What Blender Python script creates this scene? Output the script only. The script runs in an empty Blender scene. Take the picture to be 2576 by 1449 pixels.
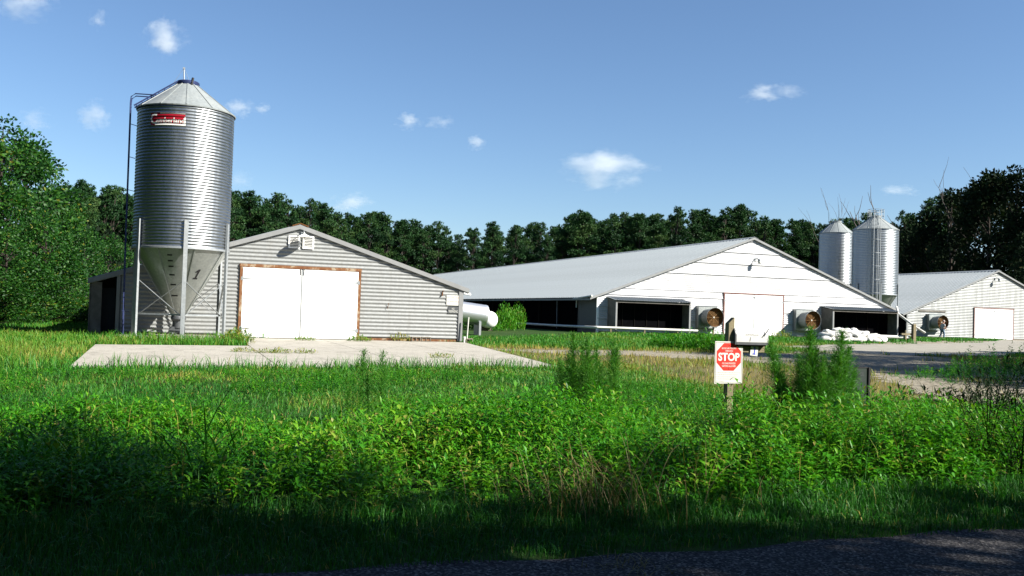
import bpy, bmesh, math, random
import numpy as np
from mathutils import Vector, Matrix
rng = np.random.default_rng(7)
random.seed(7)
sc = bpy.context.scene
C = sc.collection
R = math.radians

# ------------------------------------------------------------------ camera, sky, sun, exposure
YAW, PIT, ROLL, CAMH = R(19.2), R(1.55), R(1.8), 1.35
F = 2338.0                                    # focal length in pixels of a 2576 wide picture
fwd = Vector((math.sin(YAW)*math.cos(PIT), math.cos(YAW)*math.cos(PIT), math.sin(PIT)))
rt0 = Vector((math.cos(YAW), -math.sin(YAW), 0)); up0 = rt0.cross(fwd)
rgt = rt0*math.cos(ROLL) + up0*math.sin(ROLL); upv = up0*math.cos(ROLL) - rt0*math.sin(ROLL)
cam_d = bpy.data.cameras.new('camera'); cam = bpy.data.objects.new('camera', cam_d); C.objects.link(cam)
m = Matrix((rgt, upv, -fwd)).transposed().to_4x4(); m.translation = (0, 0, CAMH); cam.matrix_world = m
cam_d.sensor_width = 36; cam_d.lens = F/2576*36; cam_d.clip_start = .05; cam_d.clip_end = 9000
sc.camera = cam
SUN_AZ, SUN_EL = R(130), R(36)                # azimuth clockwise from +Y
w = bpy.data.worlds.new('World'); sc.world = w; w.use_nodes = True
nt = w.node_tree; bg = nt.nodes['Background']; bg.inputs[1].default_value = .05
sky = nt.nodes.new('ShaderNodeTexSky'); sky.sky_type = 'NISHITA'; sky.sun_disc = False
sky.sun_elevation = SUN_EL; sky.sun_rotation = SUN_AZ; sky.dust_density = .3; sky.ozone_density = 5.5
nt.links.new(sky.outputs[0], bg.inputs[0])
sun_d = bpy.data.lights.new('sun', 'SUN'); sun_d.energy = 5.0; sun_d.angle = R(.53); sun_d.color = (1, .95, .86)
sun = bpy.data.objects.new('sun', sun_d); C.objects.link(sun)
sdir = Vector((math.sin(SUN_AZ)*math.cos(SUN_EL), math.cos(SUN_AZ)*math.cos(SUN_EL), math.sin(SUN_EL)))
sun.rotation_euler = sdir.to_track_quat('Z', 'Y').to_euler(); sun.location = (30, -30, 40)
sc.view_settings.view_transform = 'Standard'; sc.view_settings.look = 'None'
sc.view_settings.gamma = 1; sc.view_settings.use_curve_mapping = False; sc.view_settings.exposure = 1.58

def ray(px, py): return fwd + rgt*((px-1288)/F) - upv*((py-724.5)/F)
def at(px, py, D): return Vector((0, 0, CAMH)) + ray(px, py)*D        # point seen at that pixel, D metres deep
def smooth(a, b, x):
    t = np.clip((np.asarray(x, float)-a)/(b-a), 0, 1); return t*t*(3-2*t)
def gz(x, y): return float(.15*smooth(42, 56, y))
def gzv(x, y): return .15*smooth(42, 56, y)

# ------------------------------------------------------------------ materials
class NT:
    def __init__(s, name):
        s.m = bpy.data.materials.new(name); s.m.use_nodes = True; s.t = s.m.node_tree
        s.b = s.t.nodes['Principled BSDF']; s.o = s.t.nodes['Material Output']
    def n(s, typ, **kw):
        x = s.t.nodes.new(typ)
        for k, v in kw.items(): setattr(x, k, v)
        return x
    def l(s, a, b): s.t.links.new(a, b)
    def noise(s, scale, detail=4, rough=.6, vec=None):
        n = s.n('ShaderNodeTexNoise'); n.inputs['Scale'].default_value = scale
        n.inputs['Detail'].default_value = detail; n.inputs['Roughness'].default_value = rough
        if vec is not None: s.l(vec, n.inputs['Vector'])
        return n.outputs['Fac']
    def obj(s, sx=1, sy=1, sz=1):
        t = s.n('ShaderNodeTexCoord'); mp = s.n('ShaderNodeMapping'); mp.inputs['Scale'].default_value = (sx, sy, sz)
        s.l(t.outputs['Object'], mp.inputs['Vector']); return mp.outputs[0]
    def ramp(s, fac, stops, interp='LINEAR'):
        r = s.n('ShaderNodeValToRGB'); e = r.color_ramp; e.interpolation = interp
        while len(e.elements) < len(stops): e.elements.new(.5)
        for el, (p, c) in zip(e.elements, stops):
            el.position = p; el.color = (*c, 1) if len(c) == 3 else c
        s.l(fac, r.inputs[0]); return r.outputs[0]
    def mix(s, f, a, b, mode='MIX'):
        x = s.n('ShaderNodeMix', data_type='RGBA', blend_type=mode)
        for v, i in ((f, 0), (a, 6), (b, 7)):
            if isinstance(v, (int, float)): x.inputs[i].default_value = v
            elif isinstance(v, tuple): x.inputs[i].default_value = (*v, 1)
            else: s.l(v, x.inputs[i])
        return x.outputs[2]
    def bump(s, h, strength=.3, dist=.02):
        b = s.n('ShaderNodeBump'); b.inputs['Strength'].default_value = strength; b.inputs['Distance'].default_value = dist
        s.l(h, b.inputs['Height']); s.l(b.outputs[0], s.b.inputs['Normal'])
    def set(s, col=None, rough=None, metal=None, spec=None):
        if col is not None:
            if isinstance(col, tuple): s.b.inputs['Base Color'].default_value = (*col, 1)
            else: s.l(col, s.b.inputs['Base Color'])
        if rough is not None:
            if isinstance(rough, (int, float)): s.b.inputs['Roughness'].default_value = rough
            else: s.l(rough, s.b.inputs['Roughness'])
        if metal is not None: s.b.inputs['Metallic'].default_value = metal
        if spec is not None: s.b.inputs['Specular IOR Level'].default_value = spec
        return s.m
def lerp3(c, k): return tuple(min(1, x*k) for x in c)
def simple(name, col, rough=.7, metal=0, var=.25, scale=6, spec=.3, bump=0):
    t = NT(name); n = t.noise(scale, 5, .65, t.obj())
    t.set(t.ramp(n, [(.25, lerp3(col, 1-var)), (.75, lerp3(col, 1+var))]), rough, metal, spec)
    if bump: t.bump(n, bump, .02)
    return t.m
M = {}
def galv(name, col, rough, metal, dirt=(.3, .29, .25), dirt_amt=.35, streak=(1.2, 1.2, .12)):
    t = NT(name); v = t.obj()
    sp = t.n('ShaderNodeTexVoronoi'); sp.inputs['Scale'].default_value = 14; t.l(v, sp.inputs['Vector'])
    base = t.ramp(sp.outputs['Color'], [(.1, lerp3(col, .9)), (.9, lerp3(col, 1.08))])
    st = t.noise(2.2, 6, .7, t.obj(*streak))
    f = t.ramp(st, [(.5, (0, 0, 0)), (.78, (dirt_amt,)*3)])
    t.set(t.mix(f, base, dirt), t.ramp(st, [(.3, (rough*.85,)*3), (.8, (min(1, rough*1.5),)*3)]), metal)
    return t.m
M['silo'] = galv('galvanized_corrugated_steel', (.25, .27, .285), .36, 1.0, dirt_amt=.2)
M['silo_smooth'] = galv('galvanized_sheet_steel', (.30, .32, .31), .42, .8, dirt_amt=.3)
M['silo_roof'] = galv('weathered_roof_cone_steel', (.20, .22, .22), .55, .2, dirt_amt=.25)
M['steel'] = galv('galvanized_post_steel', (.27, .29, .30), .5, .6, dirt_amt=.3)
M['siding'] = galv('weathered_corrugated_siding', (.205, .214, .212), .5, .1, dirt=(.125, .115, .095), dirt_amt=.3, streak=(2.2, 1, .2))
M['white_siding'] = galv('white_painted_corrugated_siding', (.44, .44, .45), .5, 0, dirt=(.30, .285, .26), dirt_amt=.35, streak=(.3, 1, 2))
M['siding3'] = galv('pale_grey_corrugated_siding', (.19, .2, .197), .5, .1, dirt=(.18, .17, .155), dirt_amt=.3)
M['roof'] = galv('galvanized_ribbed_roofing', (.185, .21, .225), .65, .1, dirt=(.13, .135, .14), dirt_amt=.3, streak=(.3, 2, .3))
M['fascia'] = simple('grey_fascia_metal', (.20, .205, .205), .6, .2, .15, 2)
M['white_paint'] = simple('white_painted_board', (.82, .82, .80), .5, 0, .04, 3)
M['rust'] = simple('rusty_steel', (.12, .048, .014), .85, .1, .55, 14, .2, .3)
M['rust_light'] = simple('ochre_rusty_wire', (.26, .145, .055), .8, .1, .4, 18)
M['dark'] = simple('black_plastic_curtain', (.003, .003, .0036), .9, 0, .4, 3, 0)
M['darkwood'] = simple('dark_weathered_timber', (.012, .011, .010), .95, 0, .4, 6, 0)
M['wood'] = simple('grey_weathered_timber', (.17, .145, .09), .9, 0, .35, 16, .2, .3)
M['plywood'] = simple('stained_plywood', (.12, .11, .095), .9, 0, .4, 3)
M['pvc'] = simple('white_plastic_pipe', (.5, .5, .46), .45, 0, .12, 3)
M['tank'] = simple('white_tank_paint', (.78, .78, .76), .4, 0, .08, 2)
M['blue'] = simple('dark_blue_steel', (.03, .042, .11), .5, .5, .3, 8)
M['block'] = simple('concrete_block', (.15, .13, .10), .95, 0, .3, 20, .2, .4)
M['black'] = simple('black_paint', (.012, .012, .013), .6, 0, .2, 10)
M['red'] = simple('red_sign_ink', (.55, .022, .012), .5, 0, .1, 10)
M['logo_red'] = simple('crimson_decal', (.20, .003, .010), .45, 0, .15, 10)
M['signwhite'] = simple('white_sign_plastic', (.50, .50, .46), .5, 0, .05, 20)
M['ink'] = simple('faded_black_ink', (.09, .09, .085), .7, 0, .4, 60)
M['faded_red'] = simple('faded_red_ink', (.40, .21, .18), .7, 0, .25, 40)
M['blueink'] = simple('blue_ink', (.03, .05, .36), .5, 0, .2, 30)
M['darksign'] = simple('dark_grey_sign_back', (.02, .03, .026), .5, 0, .3, 6)
M['bag'] = simple('white_woven_bag', (.46, .455, .43), .7, 0, .07, 9, .3, .3)
M['mailbox'] = simple('white_mailbox_paint', (.42, .42, .41), .45, 0, .12, 18)
M['mailgrey'] = simple('grey_mailbox_metal', (.075, .08, .085), .5, .3, .25, 12)
M['bark'] = simple('pine_bark', (.038, .032, .027), .95, 0, .45, 9, .1, .5)
M['deadwood'] = simple('bleached_dead_wood', (.09, .078, .07), .95, 0, .35, 6)
M['skin'] = simple('skin', (.36, .19, .13), .6, 0, .08, 12)
M['shirt'] = simple('pale_grey_cotton', (.32, .32, .33), .85, 0, .08, 20)
M['denim'] = simple('blue_denim', (.10, .15, .22), .9, 0, .3, 30)
M['cap'] = simple('pale_cap_cloth', (.40, .33, .30), .85, 0, .1, 30)
M['hair'] = simple('brown_hair', (.05, .03, .02), .7)
# peeling door frame
t = NT('peeling_brown_timber'); n = t.noise(5, 6, .7, t.obj(1, 1, .5))
t.set(t.ramp(n, [(.36, (.12, .048, .022)), (.52, (.17, .08, .035)), (.60, (.27, .215, .15))]), .85, 0, .2); t.bump(n, .4, .01); M['frame'] = t.m
t = NT('reddish_brown_door_frame'); n = t.noise(6, 6, .7, t.obj())
t.set(t.ramp(n, [(.36, (.10, .042, .036)), (.6, (.18, .10, .085))]), .85, 0, .2); M['frame2'] = t.m
# concrete
def concrete(name, a, b):
    t = NT(name); v = t.obj()
    n1 = t.noise(.35, 6, .65, v); n2 = t.noise(28, 4, .7, v); n3 = t.noise(1.7, 6, .75, t.obj(1, .45, 1))
    c = t.mix(.5, t.ramp(n1, [(.3, a), (.7, b)]), t.ramp(n2, [(.33, lerp3(a, .55)), (.5, a), (.66, lerp3(b, 1.1))]))
    st = t.ramp(n3, [(.50, (0, 0, 0)), (.70, (.7, .7, .7))])
    t.set(t.mix(st, c, lerp3(a, .55)), .9, 0, .25); t.bump(n2, .25, .01); return t.m
M['concrete'] = concrete('worn_concrete', (.27, .252, .215), (.36, .342, .30))
M['drive'] = concrete('pale_driveway_concrete', (.20, .19, .16), (.275, .26, .22))
# gravel
t = NT('tan_gravel'); v = t.obj(); n1 = t.noise(.5, 6, .7, v); n2 = t.noise(26, 5, .85, v)
vo = t.n('ShaderNodeTexVoronoi'); vo.inputs['Scale'].default_value = 13; t.l(v, vo.inputs['Vector'])
c = t.mix(.55, t.ramp(n1, [(.3, (.15, .125, .08)), (.7, (.25, .225, .17))]), t.ramp(vo.outputs['Color'], [(.1, (.07, .06, .045)), (.55, (.20, .18, .14)), (.95, (.36, .34, .29))]))
t.set(c, .95, 0, .2); t.bump(n2, .7, .04); M['gravel'] = t.m
# asphalt
t = NT('asphalt_road'); v = t.obj(); n1 = t.noise(1.2, 5, .7, v)
vo = t.n('ShaderNodeTexVoronoi'); vo.inputs['Scale'].default_value = 75; t.l(v, vo.inputs['Vector'])
c = t.mix(.6, t.ramp(n1, [(.3, (.024, .024, .026)), (.7, (.045, .044, .046))]), t.ramp(vo.outputs['Color'], [(.2, (.014, .014, .015)), (.6, (.05, .049, .05)), (.97, (.27, .25, .23))]))
t.set(c, .95, 0, .08); t.bump(vo.outputs['Distance'], .6, .01); M['asphalt'] = t.m
# soil under the grass
t = NT('grassy_ground'); v = t.obj(); n1 = t.noise(.22, 6, .7, v); n2 = t.noise(7, 6, .8, v)
a = t.n('ShaderNodeAttribute'); a.attribute_name = 'dry'
g = t.mix(.5, t.ramp(n1, [(.3, (.010, .036, .006)), (.7, (.030, .070, .010))]), t.ramp(n2, [(.3, (.006, .018, .004)), (.7, (.034, .066, .013))]))
d = t.mix(.5, t.ramp(n1, [(.35, (.10, .08, .026)), (.65, (.14, .115, .06))]), t.ramp(n2, [(.35, (.05, .05, .012)), (.65, (.16, .135, .065))]))
t.set(t.mix(a.outputs['Fac'], g, d), .95, 0, .1); t.bump(n2, .6, .06); M['ground'] = t.m
# foliage: 'tint' picks a leaf's own hue
def foliage(name, stops, trans=.3, rough=.55, spec=.25):
    t = NT(name); a = t.n('ShaderNodeAttribute'); a.attribute_name = 'tint'
    c = t.ramp(a.outputs['Fac'], stops); t.set(c, rough, 0, spec)
    tr = t.n('ShaderNodeBsdfTranslucent'); t.l(t.mix(1.0, c, (1.0, 1.15, .5), 'MULTIPLY'), tr.inputs[0])
    mx = t.n('ShaderNodeMixShader'); mx.inputs[0].default_value = trans
    t.l(t.b.outputs[0], mx.inputs[1]); t.l(tr.outputs[0], mx.inputs[2]); t.l(mx.outputs[0], t.o.inputs[0]); return t.m
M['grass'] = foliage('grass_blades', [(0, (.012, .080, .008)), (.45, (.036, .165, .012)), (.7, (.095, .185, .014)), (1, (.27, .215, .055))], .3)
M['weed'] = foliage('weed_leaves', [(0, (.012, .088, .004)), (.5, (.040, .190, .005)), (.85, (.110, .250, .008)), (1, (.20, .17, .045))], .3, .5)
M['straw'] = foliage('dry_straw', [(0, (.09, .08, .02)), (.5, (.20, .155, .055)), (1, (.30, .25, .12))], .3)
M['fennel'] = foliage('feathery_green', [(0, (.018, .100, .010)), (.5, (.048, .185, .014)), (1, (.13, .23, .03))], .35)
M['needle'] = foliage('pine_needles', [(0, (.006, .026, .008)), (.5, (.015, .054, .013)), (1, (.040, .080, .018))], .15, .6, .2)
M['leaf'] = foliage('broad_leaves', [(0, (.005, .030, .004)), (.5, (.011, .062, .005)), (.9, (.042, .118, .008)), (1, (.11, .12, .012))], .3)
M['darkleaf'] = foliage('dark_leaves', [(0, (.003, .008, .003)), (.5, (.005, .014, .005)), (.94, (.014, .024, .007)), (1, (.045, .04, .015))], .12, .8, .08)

# ------------------------------------------------------------------ objects
def tag(o, label=None, cat=None, group=None, kind=None):
    if label: o['label'] = label
    if cat: o['category'] = cat
    if group: o['group'] = group
    if kind: o['kind'] = kind
    return o
def thing(name, label, cat, loc=(0, 0, 0), group=None):
    o = bpy.data.objects.new(name, None); o.empty_display_size = .2; o.location = loc; C.objects.link(o)
    return tag(o, label, cat, group)
def rootloc(p):
    while p.parent: p = p.parent
    return Vector(p.location)
def link(name, me, parent=None, mat=None):
    o = bpy.data.objects.new(name, me); C.objects.link(o)
    if mat is not None: me.materials.append(mat)
    if parent is not None: o.parent = parent
    return o
def copy_tree(o, parent=None):
    c = o.copy(); C.objects.link(c); c.parent = parent
    for ch in list(o.children): copy_tree(ch, c)
    return c
class MB:
    """collects shapes in world space; build() links them as one mesh object"""
    def __init__(s): s.v = []; s.f = []
    def add(s, vs, fs):
        k = len(s.v); s.v += [tuple(x) for x in vs]; s.f += [tuple(k+i for i in q) for q in fs]; return s
    def box(s, x0, x1, y0, y1, z0, z1, rot=None, piv=None):
        vs = [Vector((x, y, z)) for z in (z0, z1) for y in (y0, y1) for x in (x0, x1)]
        if rot is not None:
            p = Vector(piv) if piv is not None else Vector(((x0+x1)/2, (y0+y1)/2, (z0+z1)/2))
            vs = [rot @ (q-p)+p for q in vs]
        return s.add(vs, [(0, 2, 3, 1), (4, 5, 7, 6), (0, 1, 5, 4), (2, 6, 7, 3), (0, 4, 6, 2), (1, 3, 7, 5)])
    def bar(s, a, b, wd, hd=None, up=(0, 0, 1)):
        a, b = Vector(a), Vector(b); hd = hd or wd; d = (b-a).normalized(); u = Vector(up)
        if abs(d.dot(u)) > .98: u = Vector((0, 1, 0))
        sx = d.cross(u).normalized()*wd/2; sy = sx.cross(d).normalized()*hd/2
        vs = [p+i*sx+j*sy for p in (a, b) for i, j in ((-1, -1), (1, -1), (1, 1), (-1, 1))]
        return s.add(vs, [(3, 2, 1, 0), (4, 5, 6, 7), (0, 1, 5, 4), (1, 2, 6, 5), (2, 3, 7, 6), (3, 0, 4, 7)])
    def tube(s, pts, r, n=8, cap=True):
        pts = [Vector(p) for p in pts]; rs = r if isinstance(r, (list, tuple)) else [r]*len(pts); vs = []; fs = []
        for i, p in enumerate(pts):
            d = (pts[min(i+1, len(pts)-1)]-pts[max(i-1, 0)]).normalized()
            u = Vector((0, 0, 1)) if abs(d.z) < .9 else Vector((1, 0, 0)); a = d.cross(u).normalized(); b = a.cross(d)
            for k in range(n):
                q = 2*math.pi*k/n; vs.append(p+rs[i]*(a*math.cos(q)+b*math.sin(q)))
        for i in range(len(pts)-1):
            for k in range(n): fs.append((i*n+k, i*n+(k+1) % n, (i+1)*n+(k+1) % n, (i+1)*n+k))
        if cap: fs.append(tuple(range(n))[::-1]); fs.append(tuple(range((len(pts)-1)*n, len(pts)*n)))
        return s.add(vs, fs)
    def lathe(s, prof, c, axis=(0, 0, 1), n=32, cap=False, a0=0, a1=2*math.pi):
        ax = Vector(axis).normalized(); u = Vector((0, 0, 1)) if abs(ax.z) < .9 else Vector((1, 0, 0))
        a = u.cross(ax).normalized(); b = ax.cross(a); c = Vector(c); vs = []; fs = []
        full = abs(a1-a0-2*math.pi) < 1e-6; m_ = n if full else n+1
        for r, h in prof:
            r, h = float(r), float(h)
            for k in range(m_):
                q = a0+(a1-a0)*k/n; vs.append(c+ax*h+r*(a*math.cos(q)+b*math.sin(q)))
        for i in range(len(prof)-1):
            for k in range(n):
                k2 = (k+1) % m_; fs.append((i*m_+k, i*m_+k2, (i+1)*m_+k2, (i+1)*m_+k))
        if cap: fs.append(tuple(range(m_))[::-1]); fs.append(tuple(range((len(prof)-1)*m_, len(prof)*m_)))
        return s.add(vs, fs)
    def prism(s, poly, z0, z1):
        n = len(poly); vs = [(x, y, z0) for x, y in poly]+[(x, y, z1) for x, y in poly]
        return s.add(vs, [tuple(range(n))[::-1], tuple(range(n, 2*n))]+[(i, (i+1) % n, n+(i+1) % n, n+i) for i in range(n)])
    def prism_xz(s, poly, y0, y1):
        n = len(poly); vs = [(x, y0, z) for x, z in poly]+[(x, y1, z) for x, z in poly]
        return s.add(vs, [tuple(range(n)), tuple(range(n, 2*n))[::-1]]+[(i, n+i, n+(i+1) % n, (i+1) % n) for i in range(n)])
    def mesh(s, name, off=(0, 0, 0), smooth_deg=None):
        me = bpy.data.meshes.new(name); o = Vector(off)
        me.from_pydata([Vector(p)-o for p in s.v], [], s.f); me.update()
        if smooth_deg:
            me.polygons.foreach_set('use_smooth', [True]*len(me.polygons)); me.set_sharp_from_angle(angle=R(smooth_deg))
        return me
    def build(s, name, mat, parent=None, smooth_deg=None, bevel=0, label=None):
        me = s.mesh(name, rootloc(parent) if parent else (0, 0, 0), smooth_deg)
        if bevel:
            bm = bmesh.new(); bm.from_mesh(me)
            bmesh.ops.bevel(bm, geom=bm.edges[:], offset=bevel, segments=1, affect='EDGES'); bm.to_mesh(me); bm.free()
        o = link(name, me, parent, mat)
        if label: o['label'] = label
        return o
def own_base(o, base):
    """put a single-mesh thing's origin at its base"""
    b = Vector(base); o.data.transform(Matrix.Translation(-b)); o.location = b; return o

def np_mesh(name, V, quads, tint, mat, parent=None):
    """V (n,3); quads (m,k) index array, or a list of such arrays; tint per face"""
    me = bpy.data.meshes.new(name); V = np.ascontiguousarray(V, dtype=np.float32)
    if parent is not None: V = V-np.array(rootloc(parent), dtype=np.float32)
    fl = quads if isinstance(quads, list) else [quads]
    loops = np.concatenate([q.ravel() for q in fl]).astype(np.int32)
    sizes = np.concatenate([np.full(len(q), q.shape[1]) for q in fl]).astype(np.int32)
    starts = np.concatenate([[0], np.cumsum(sizes)[:-1]]).astype(np.int32)
    me.vertices.add(len(V)); me.vertices.foreach_set('co', V.ravel())
    me.loops.add(len(loops)); me.loops.foreach_set('vertex_index', loops)
    me.polygons.add(len(sizes)); me.polygons.foreach_set('loop_start', starts)
    me.update(calc_edges=True)
    at_ = me.attributes.new('tint', 'FLOAT', 'FACE'); at_.data.foreach_set('value', np.ascontiguousarray(tint, dtype=np.float32))
    return link(name, me, parent, mat)
def unit(a): return a/np.maximum(np.linalg.norm(a, axis=-1, keepdims=True), 1e-9)
def leaves(B, D, L, W, droop=.25, fold=.25):
    """folded, drooping lance-shaped leaves: base B, direction D, length L, width W -> verts (n*5), tris (n*4)"""
    n = len(B); D = unit(D); upz = np.tile([0, 0, 1.], (n, 1)); S = unit(np.cross(D, upz)+1e-6); N = np.cross(S, D)
    L = np.asarray(L)[:, None]; W = np.asarray(W)[:, None]
    mid = B+D*L*.42; tip = B+D*L-upz*L*droop
    V = np.stack([B, mid+S*W/2+N*W*fold, mid, mid-S*W/2+N*W*fold, tip], 1).reshape(-1, 3)
    k = (np.arange(n)*5)[:, None]
    T = np.stack([k+[0, 1, 2], k+[0, 2, 3], k+[1, 4, 2], k+[2, 4, 3]], 1).reshape(-1, 3)
    return V, T
def blades(B, lean, H, W):
    """bent grass blades: base B (n,3), horizontal lean vector (n,2), height, width -> 5 verts, quad + tri"""
    n = len(B); a = rng.uniform(0, 2*np.pi, n); S = np.stack([np.cos(a), np.sin(a), np.zeros(n)], 1)*np.asarray(W)[:, None]/2
    l3 = np.concatenate([lean, np.zeros((n, 1))], 1); H = np.asarray(H)[:, None]; z = np.array([0, 0, 1.])
    mid = B+l3*H*.35+z*H*.6; tip = B+l3*H+z*H*(1-.35*np.clip(np.linalg.norm(lean, axis=1), 0, 1.6)[:, None])
    V = np.stack([B-S, B+S, mid+S*.75, mid-S*.75, tip], 1).reshape(-1, 3); k = (np.arange(n)*5)[:, None]
    return V, k+[0, 1, 2, 3], k+[3, 2, 4]
def tris(B, D, L, W):
    """single thin triangles"""
    n = len(B); S = unit(np.cross(D, rng.normal(size=(n, 3))))*np.asarray(W)[:, None]/2
    V = np.stack([B-S, B+S, B+unit(D)*np.asarray(L)[:, None]], 1).reshape(-1, 3)
    return V, (np.arange(n)*3)[:, None]+[0, 1, 2]

# ------------------------------------------------------------------ setting: ground, road, lane, pad
def vnoise(x, y, s, seed=0):
    """smooth value noise in numpy"""
    r = np.random.default_rng(seed); g = r.random((64, 64)); x = np.asarray(x)/s; y = np.asarray(y)/s
    i = np.floor(x).astype(int); j = np.floor(y).astype(int); fx = x-i; fy = y-j; fx = fx*fx*(3-2*fx); fy = fy*fy*(3-2*fy)
    G = lambda a, b: g[a % 64, b % 64]
    return (G(i, j)*(1-fx)+G(i+1, j)*fx)*(1-fy)+(G(i, j+1)*(1-fx)+G(i+1, j+1)*fx)*fy
def inpoly(x, y, poly):
    x = np.asarray(x, float); y = np.asarray(y, float); c = np.zeros(x.shape, bool); n = len(poly)
    for i in range(n):
        (x1, y1), (x2, y2) = poly[i], poly[(i+1) % n]
        if y1 == y2: continue
        c ^= ((y1 > y) != (y2 > y)) & (x < (x2-x1)*(y-y1)/(y2-y1)+x1)
    return c
PAD = [(-2.55, 30.3), (-2.15, 20.3), (3.0, 20.9), (9.0, 22.0), (11.0, 36.3), (11.35, 38.62), (1.95, 38.62), (1.95, 31.2)]
LANE = [(11.6, 4.9), (21, 4.9), (23.5, 20), (31, 32), (36, 40), (60, 52), (95, 70), (95, 78), (60, 62), (34, 44), (28, 37), (24, 33.6), (10.6, 33.0), (10.2, 30.0), (15.5, 28.4), (18.2, 25), (16.2, 19), (13.2, 14)]
DRIVE = [(29.5, 42.5), (28.5, 36.8), (30.0, 33.6), (38, 35.2), (60, 52.0), (92, 78), (92, 84), (60, 58), (44.8, 49.8), (38.5, 47.6)]
def wob(x, y, a=.9): return (vnoise(x, y, 1.6, 3)-.5)*a+(vnoise(x, y, .5, 4)-.5)*a*.5
def in_pad(x, y): return inpoly(x, y, PAD)
def in_lane(x, y): return inpoly(x+wob(x, y, 1.8), y+wob(y, x, 1.8), LANE)
def in_drive(x, y): return inpoly(x+wob(x, y, .5), y+wob(y, x, .5), DRIVE)
def dryness(x, y):
    d = smooth(0, 1, (np.asarray(x)-7.6)/3.5)*smooth(0, 1, (np.asarray(y)-11)/3)*(1-smooth(33, 36, y))
    d = np.maximum(d, .8*smooth(24, 30, x)*smooth(30, 34, y)*(1-smooth(44, 50, y))*(1-smooth(60, 70, x)))
    return np.clip(d*(.55+.7*vnoise(x, y, 2.3, 9))+.25*(vnoise(x, y, 3.5, 11)-.45), 0, 1)
def grid_xy(a, b, c, d, st):
    return np.arange(a, b+1e-6, st), np.arange(c, d+1e-6, st)
def ground():
    xs = np.unique(np.concatenate([[-6000, -1500, -400, -150, -60, -30], np.arange(-16, 100.1, .75), [110, 130, 160, 220, 400, 1500, 6000]]))
    ys = np.unique(np.concatenate([[-6000, -1500, -400, -100, -40, -20], np.arange(-12, 84.1, .75), [90, 100, 120, 150, 200, 400, 1500, 6000]]))
    X, Y = np.meshgrid(xs, ys); Z = gzv(X, Y)
    V = np.stack([X, Y, Z], -1).reshape(-1, 3); nx = len(xs); i, j = np.meshgrid(np.arange(nx-1), np.arange(len(ys)-1))
    k = (j*nx+i).ravel()[:, None]; q = k+[0, 1, nx+1, nx]
    o = np_mesh('ground', V, q, np.zeros(len(q)), M['ground'])
    a = o.data.attributes.new('dry', 'FLOAT', 'POINT'); a.data.foreach_set('value', dryness(X, Y).ravel().astype(np.float32))
    return tag(o, kind='structure')
ground()
def sheet(name, fn, a, b, c, d, st, dz, mat):
    xs, ys = grid_xy(a, b, c, d, st); X, Y = np.meshgrid(xs, ys); nx = len(xs)
    i, j = np.meshgrid(np.arange(nx-1), np.arange(len(ys)-1)); k = (j*nx+i).ravel()
    keep = fn(X[:-1, :-1].ravel()+st/2, Y[:-1, :-1].ravel()+st/2); k = k[keep][:, None]
    V = np.stack([X, Y, gzv(X, Y)+dz], -1).reshape(-1, 3); q = k+[0, 1, nx+1, nx]
    u, inv = np.unique(q, return_inverse=True)
    o = np_mesh(name, V[u], inv.reshape(q.shape), np.zeros(len(q)), mat); return tag(o, kind='structure')
sheet('gravel_lane', lambda x, y: in_lane(x, y) & ~in_pad(x, y) & (y > 4.9), 8, 96, 4.9, 80, .25, .006, M['gravel'])
sheet('driveway', in_drive, 28, 93, 33, 85, .25, .012, M['drive'])
edge = [(x, 4.80+.05*math.sin(x*1.7)+.04*math.sin(x*5.3+1)) for x in np.arange(-40, 90, .25)]
tag(MB().prism([(-40, -2.6), (89.75, -2.6)]+edge[::-1], -.1, .008).build('road', M['asphalt']), kind='structure')
# concrete pad in separate slabs with open joints
pad = bpy.data.objects.new('concrete_pad', None); C.objects.link(pad); tag(pad, kind='structure')
xs_, ys_ = [-3, 1.93, 5.2, 8.2, 12], [19, 26.9, 32.6, 39]
for i in range(4):
    for j in range(3):
        bm = bmesh.new(); bm.faces.new([bm.verts.new((x, y, .03)) for x, y in PAD])
        g = .012
        for co, no in (((xs_[i]+g, 0, 0), (-1, 0, 0)), ((xs_[i+1]-g, 0, 0), (1, 0, 0)), ((0, ys_[j]+g, 0), (0, -1, 0)), ((0, ys_[j+1]-g, 0), (0, 1, 0))):
            bmesh.ops.bisect_plane(bm, geom=bm.verts[:]+bm.edges[:]+bm.faces[:], plane_co=co, plane_no=no, clear_outer=True)
        if not bm.faces: bm.free(); continue
        r = bmesh.ops.extrude_face_region(bm, geom=bm.faces[:])
        bmesh.ops.translate(bm, verts=[e for e in r['geom'] if isinstance(e, bmesh.types.BMVert)], vec=(0, 0, -.08-.004*((i*3+j) % 3)))
        bmesh.ops.recalc_face_normals(bm, faces=bm.faces[:])
        me = bpy.data.meshes.new('slab'); bm.to_mesh(me); bm.free(); link('slab', me, pad, M['concrete'])

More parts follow.
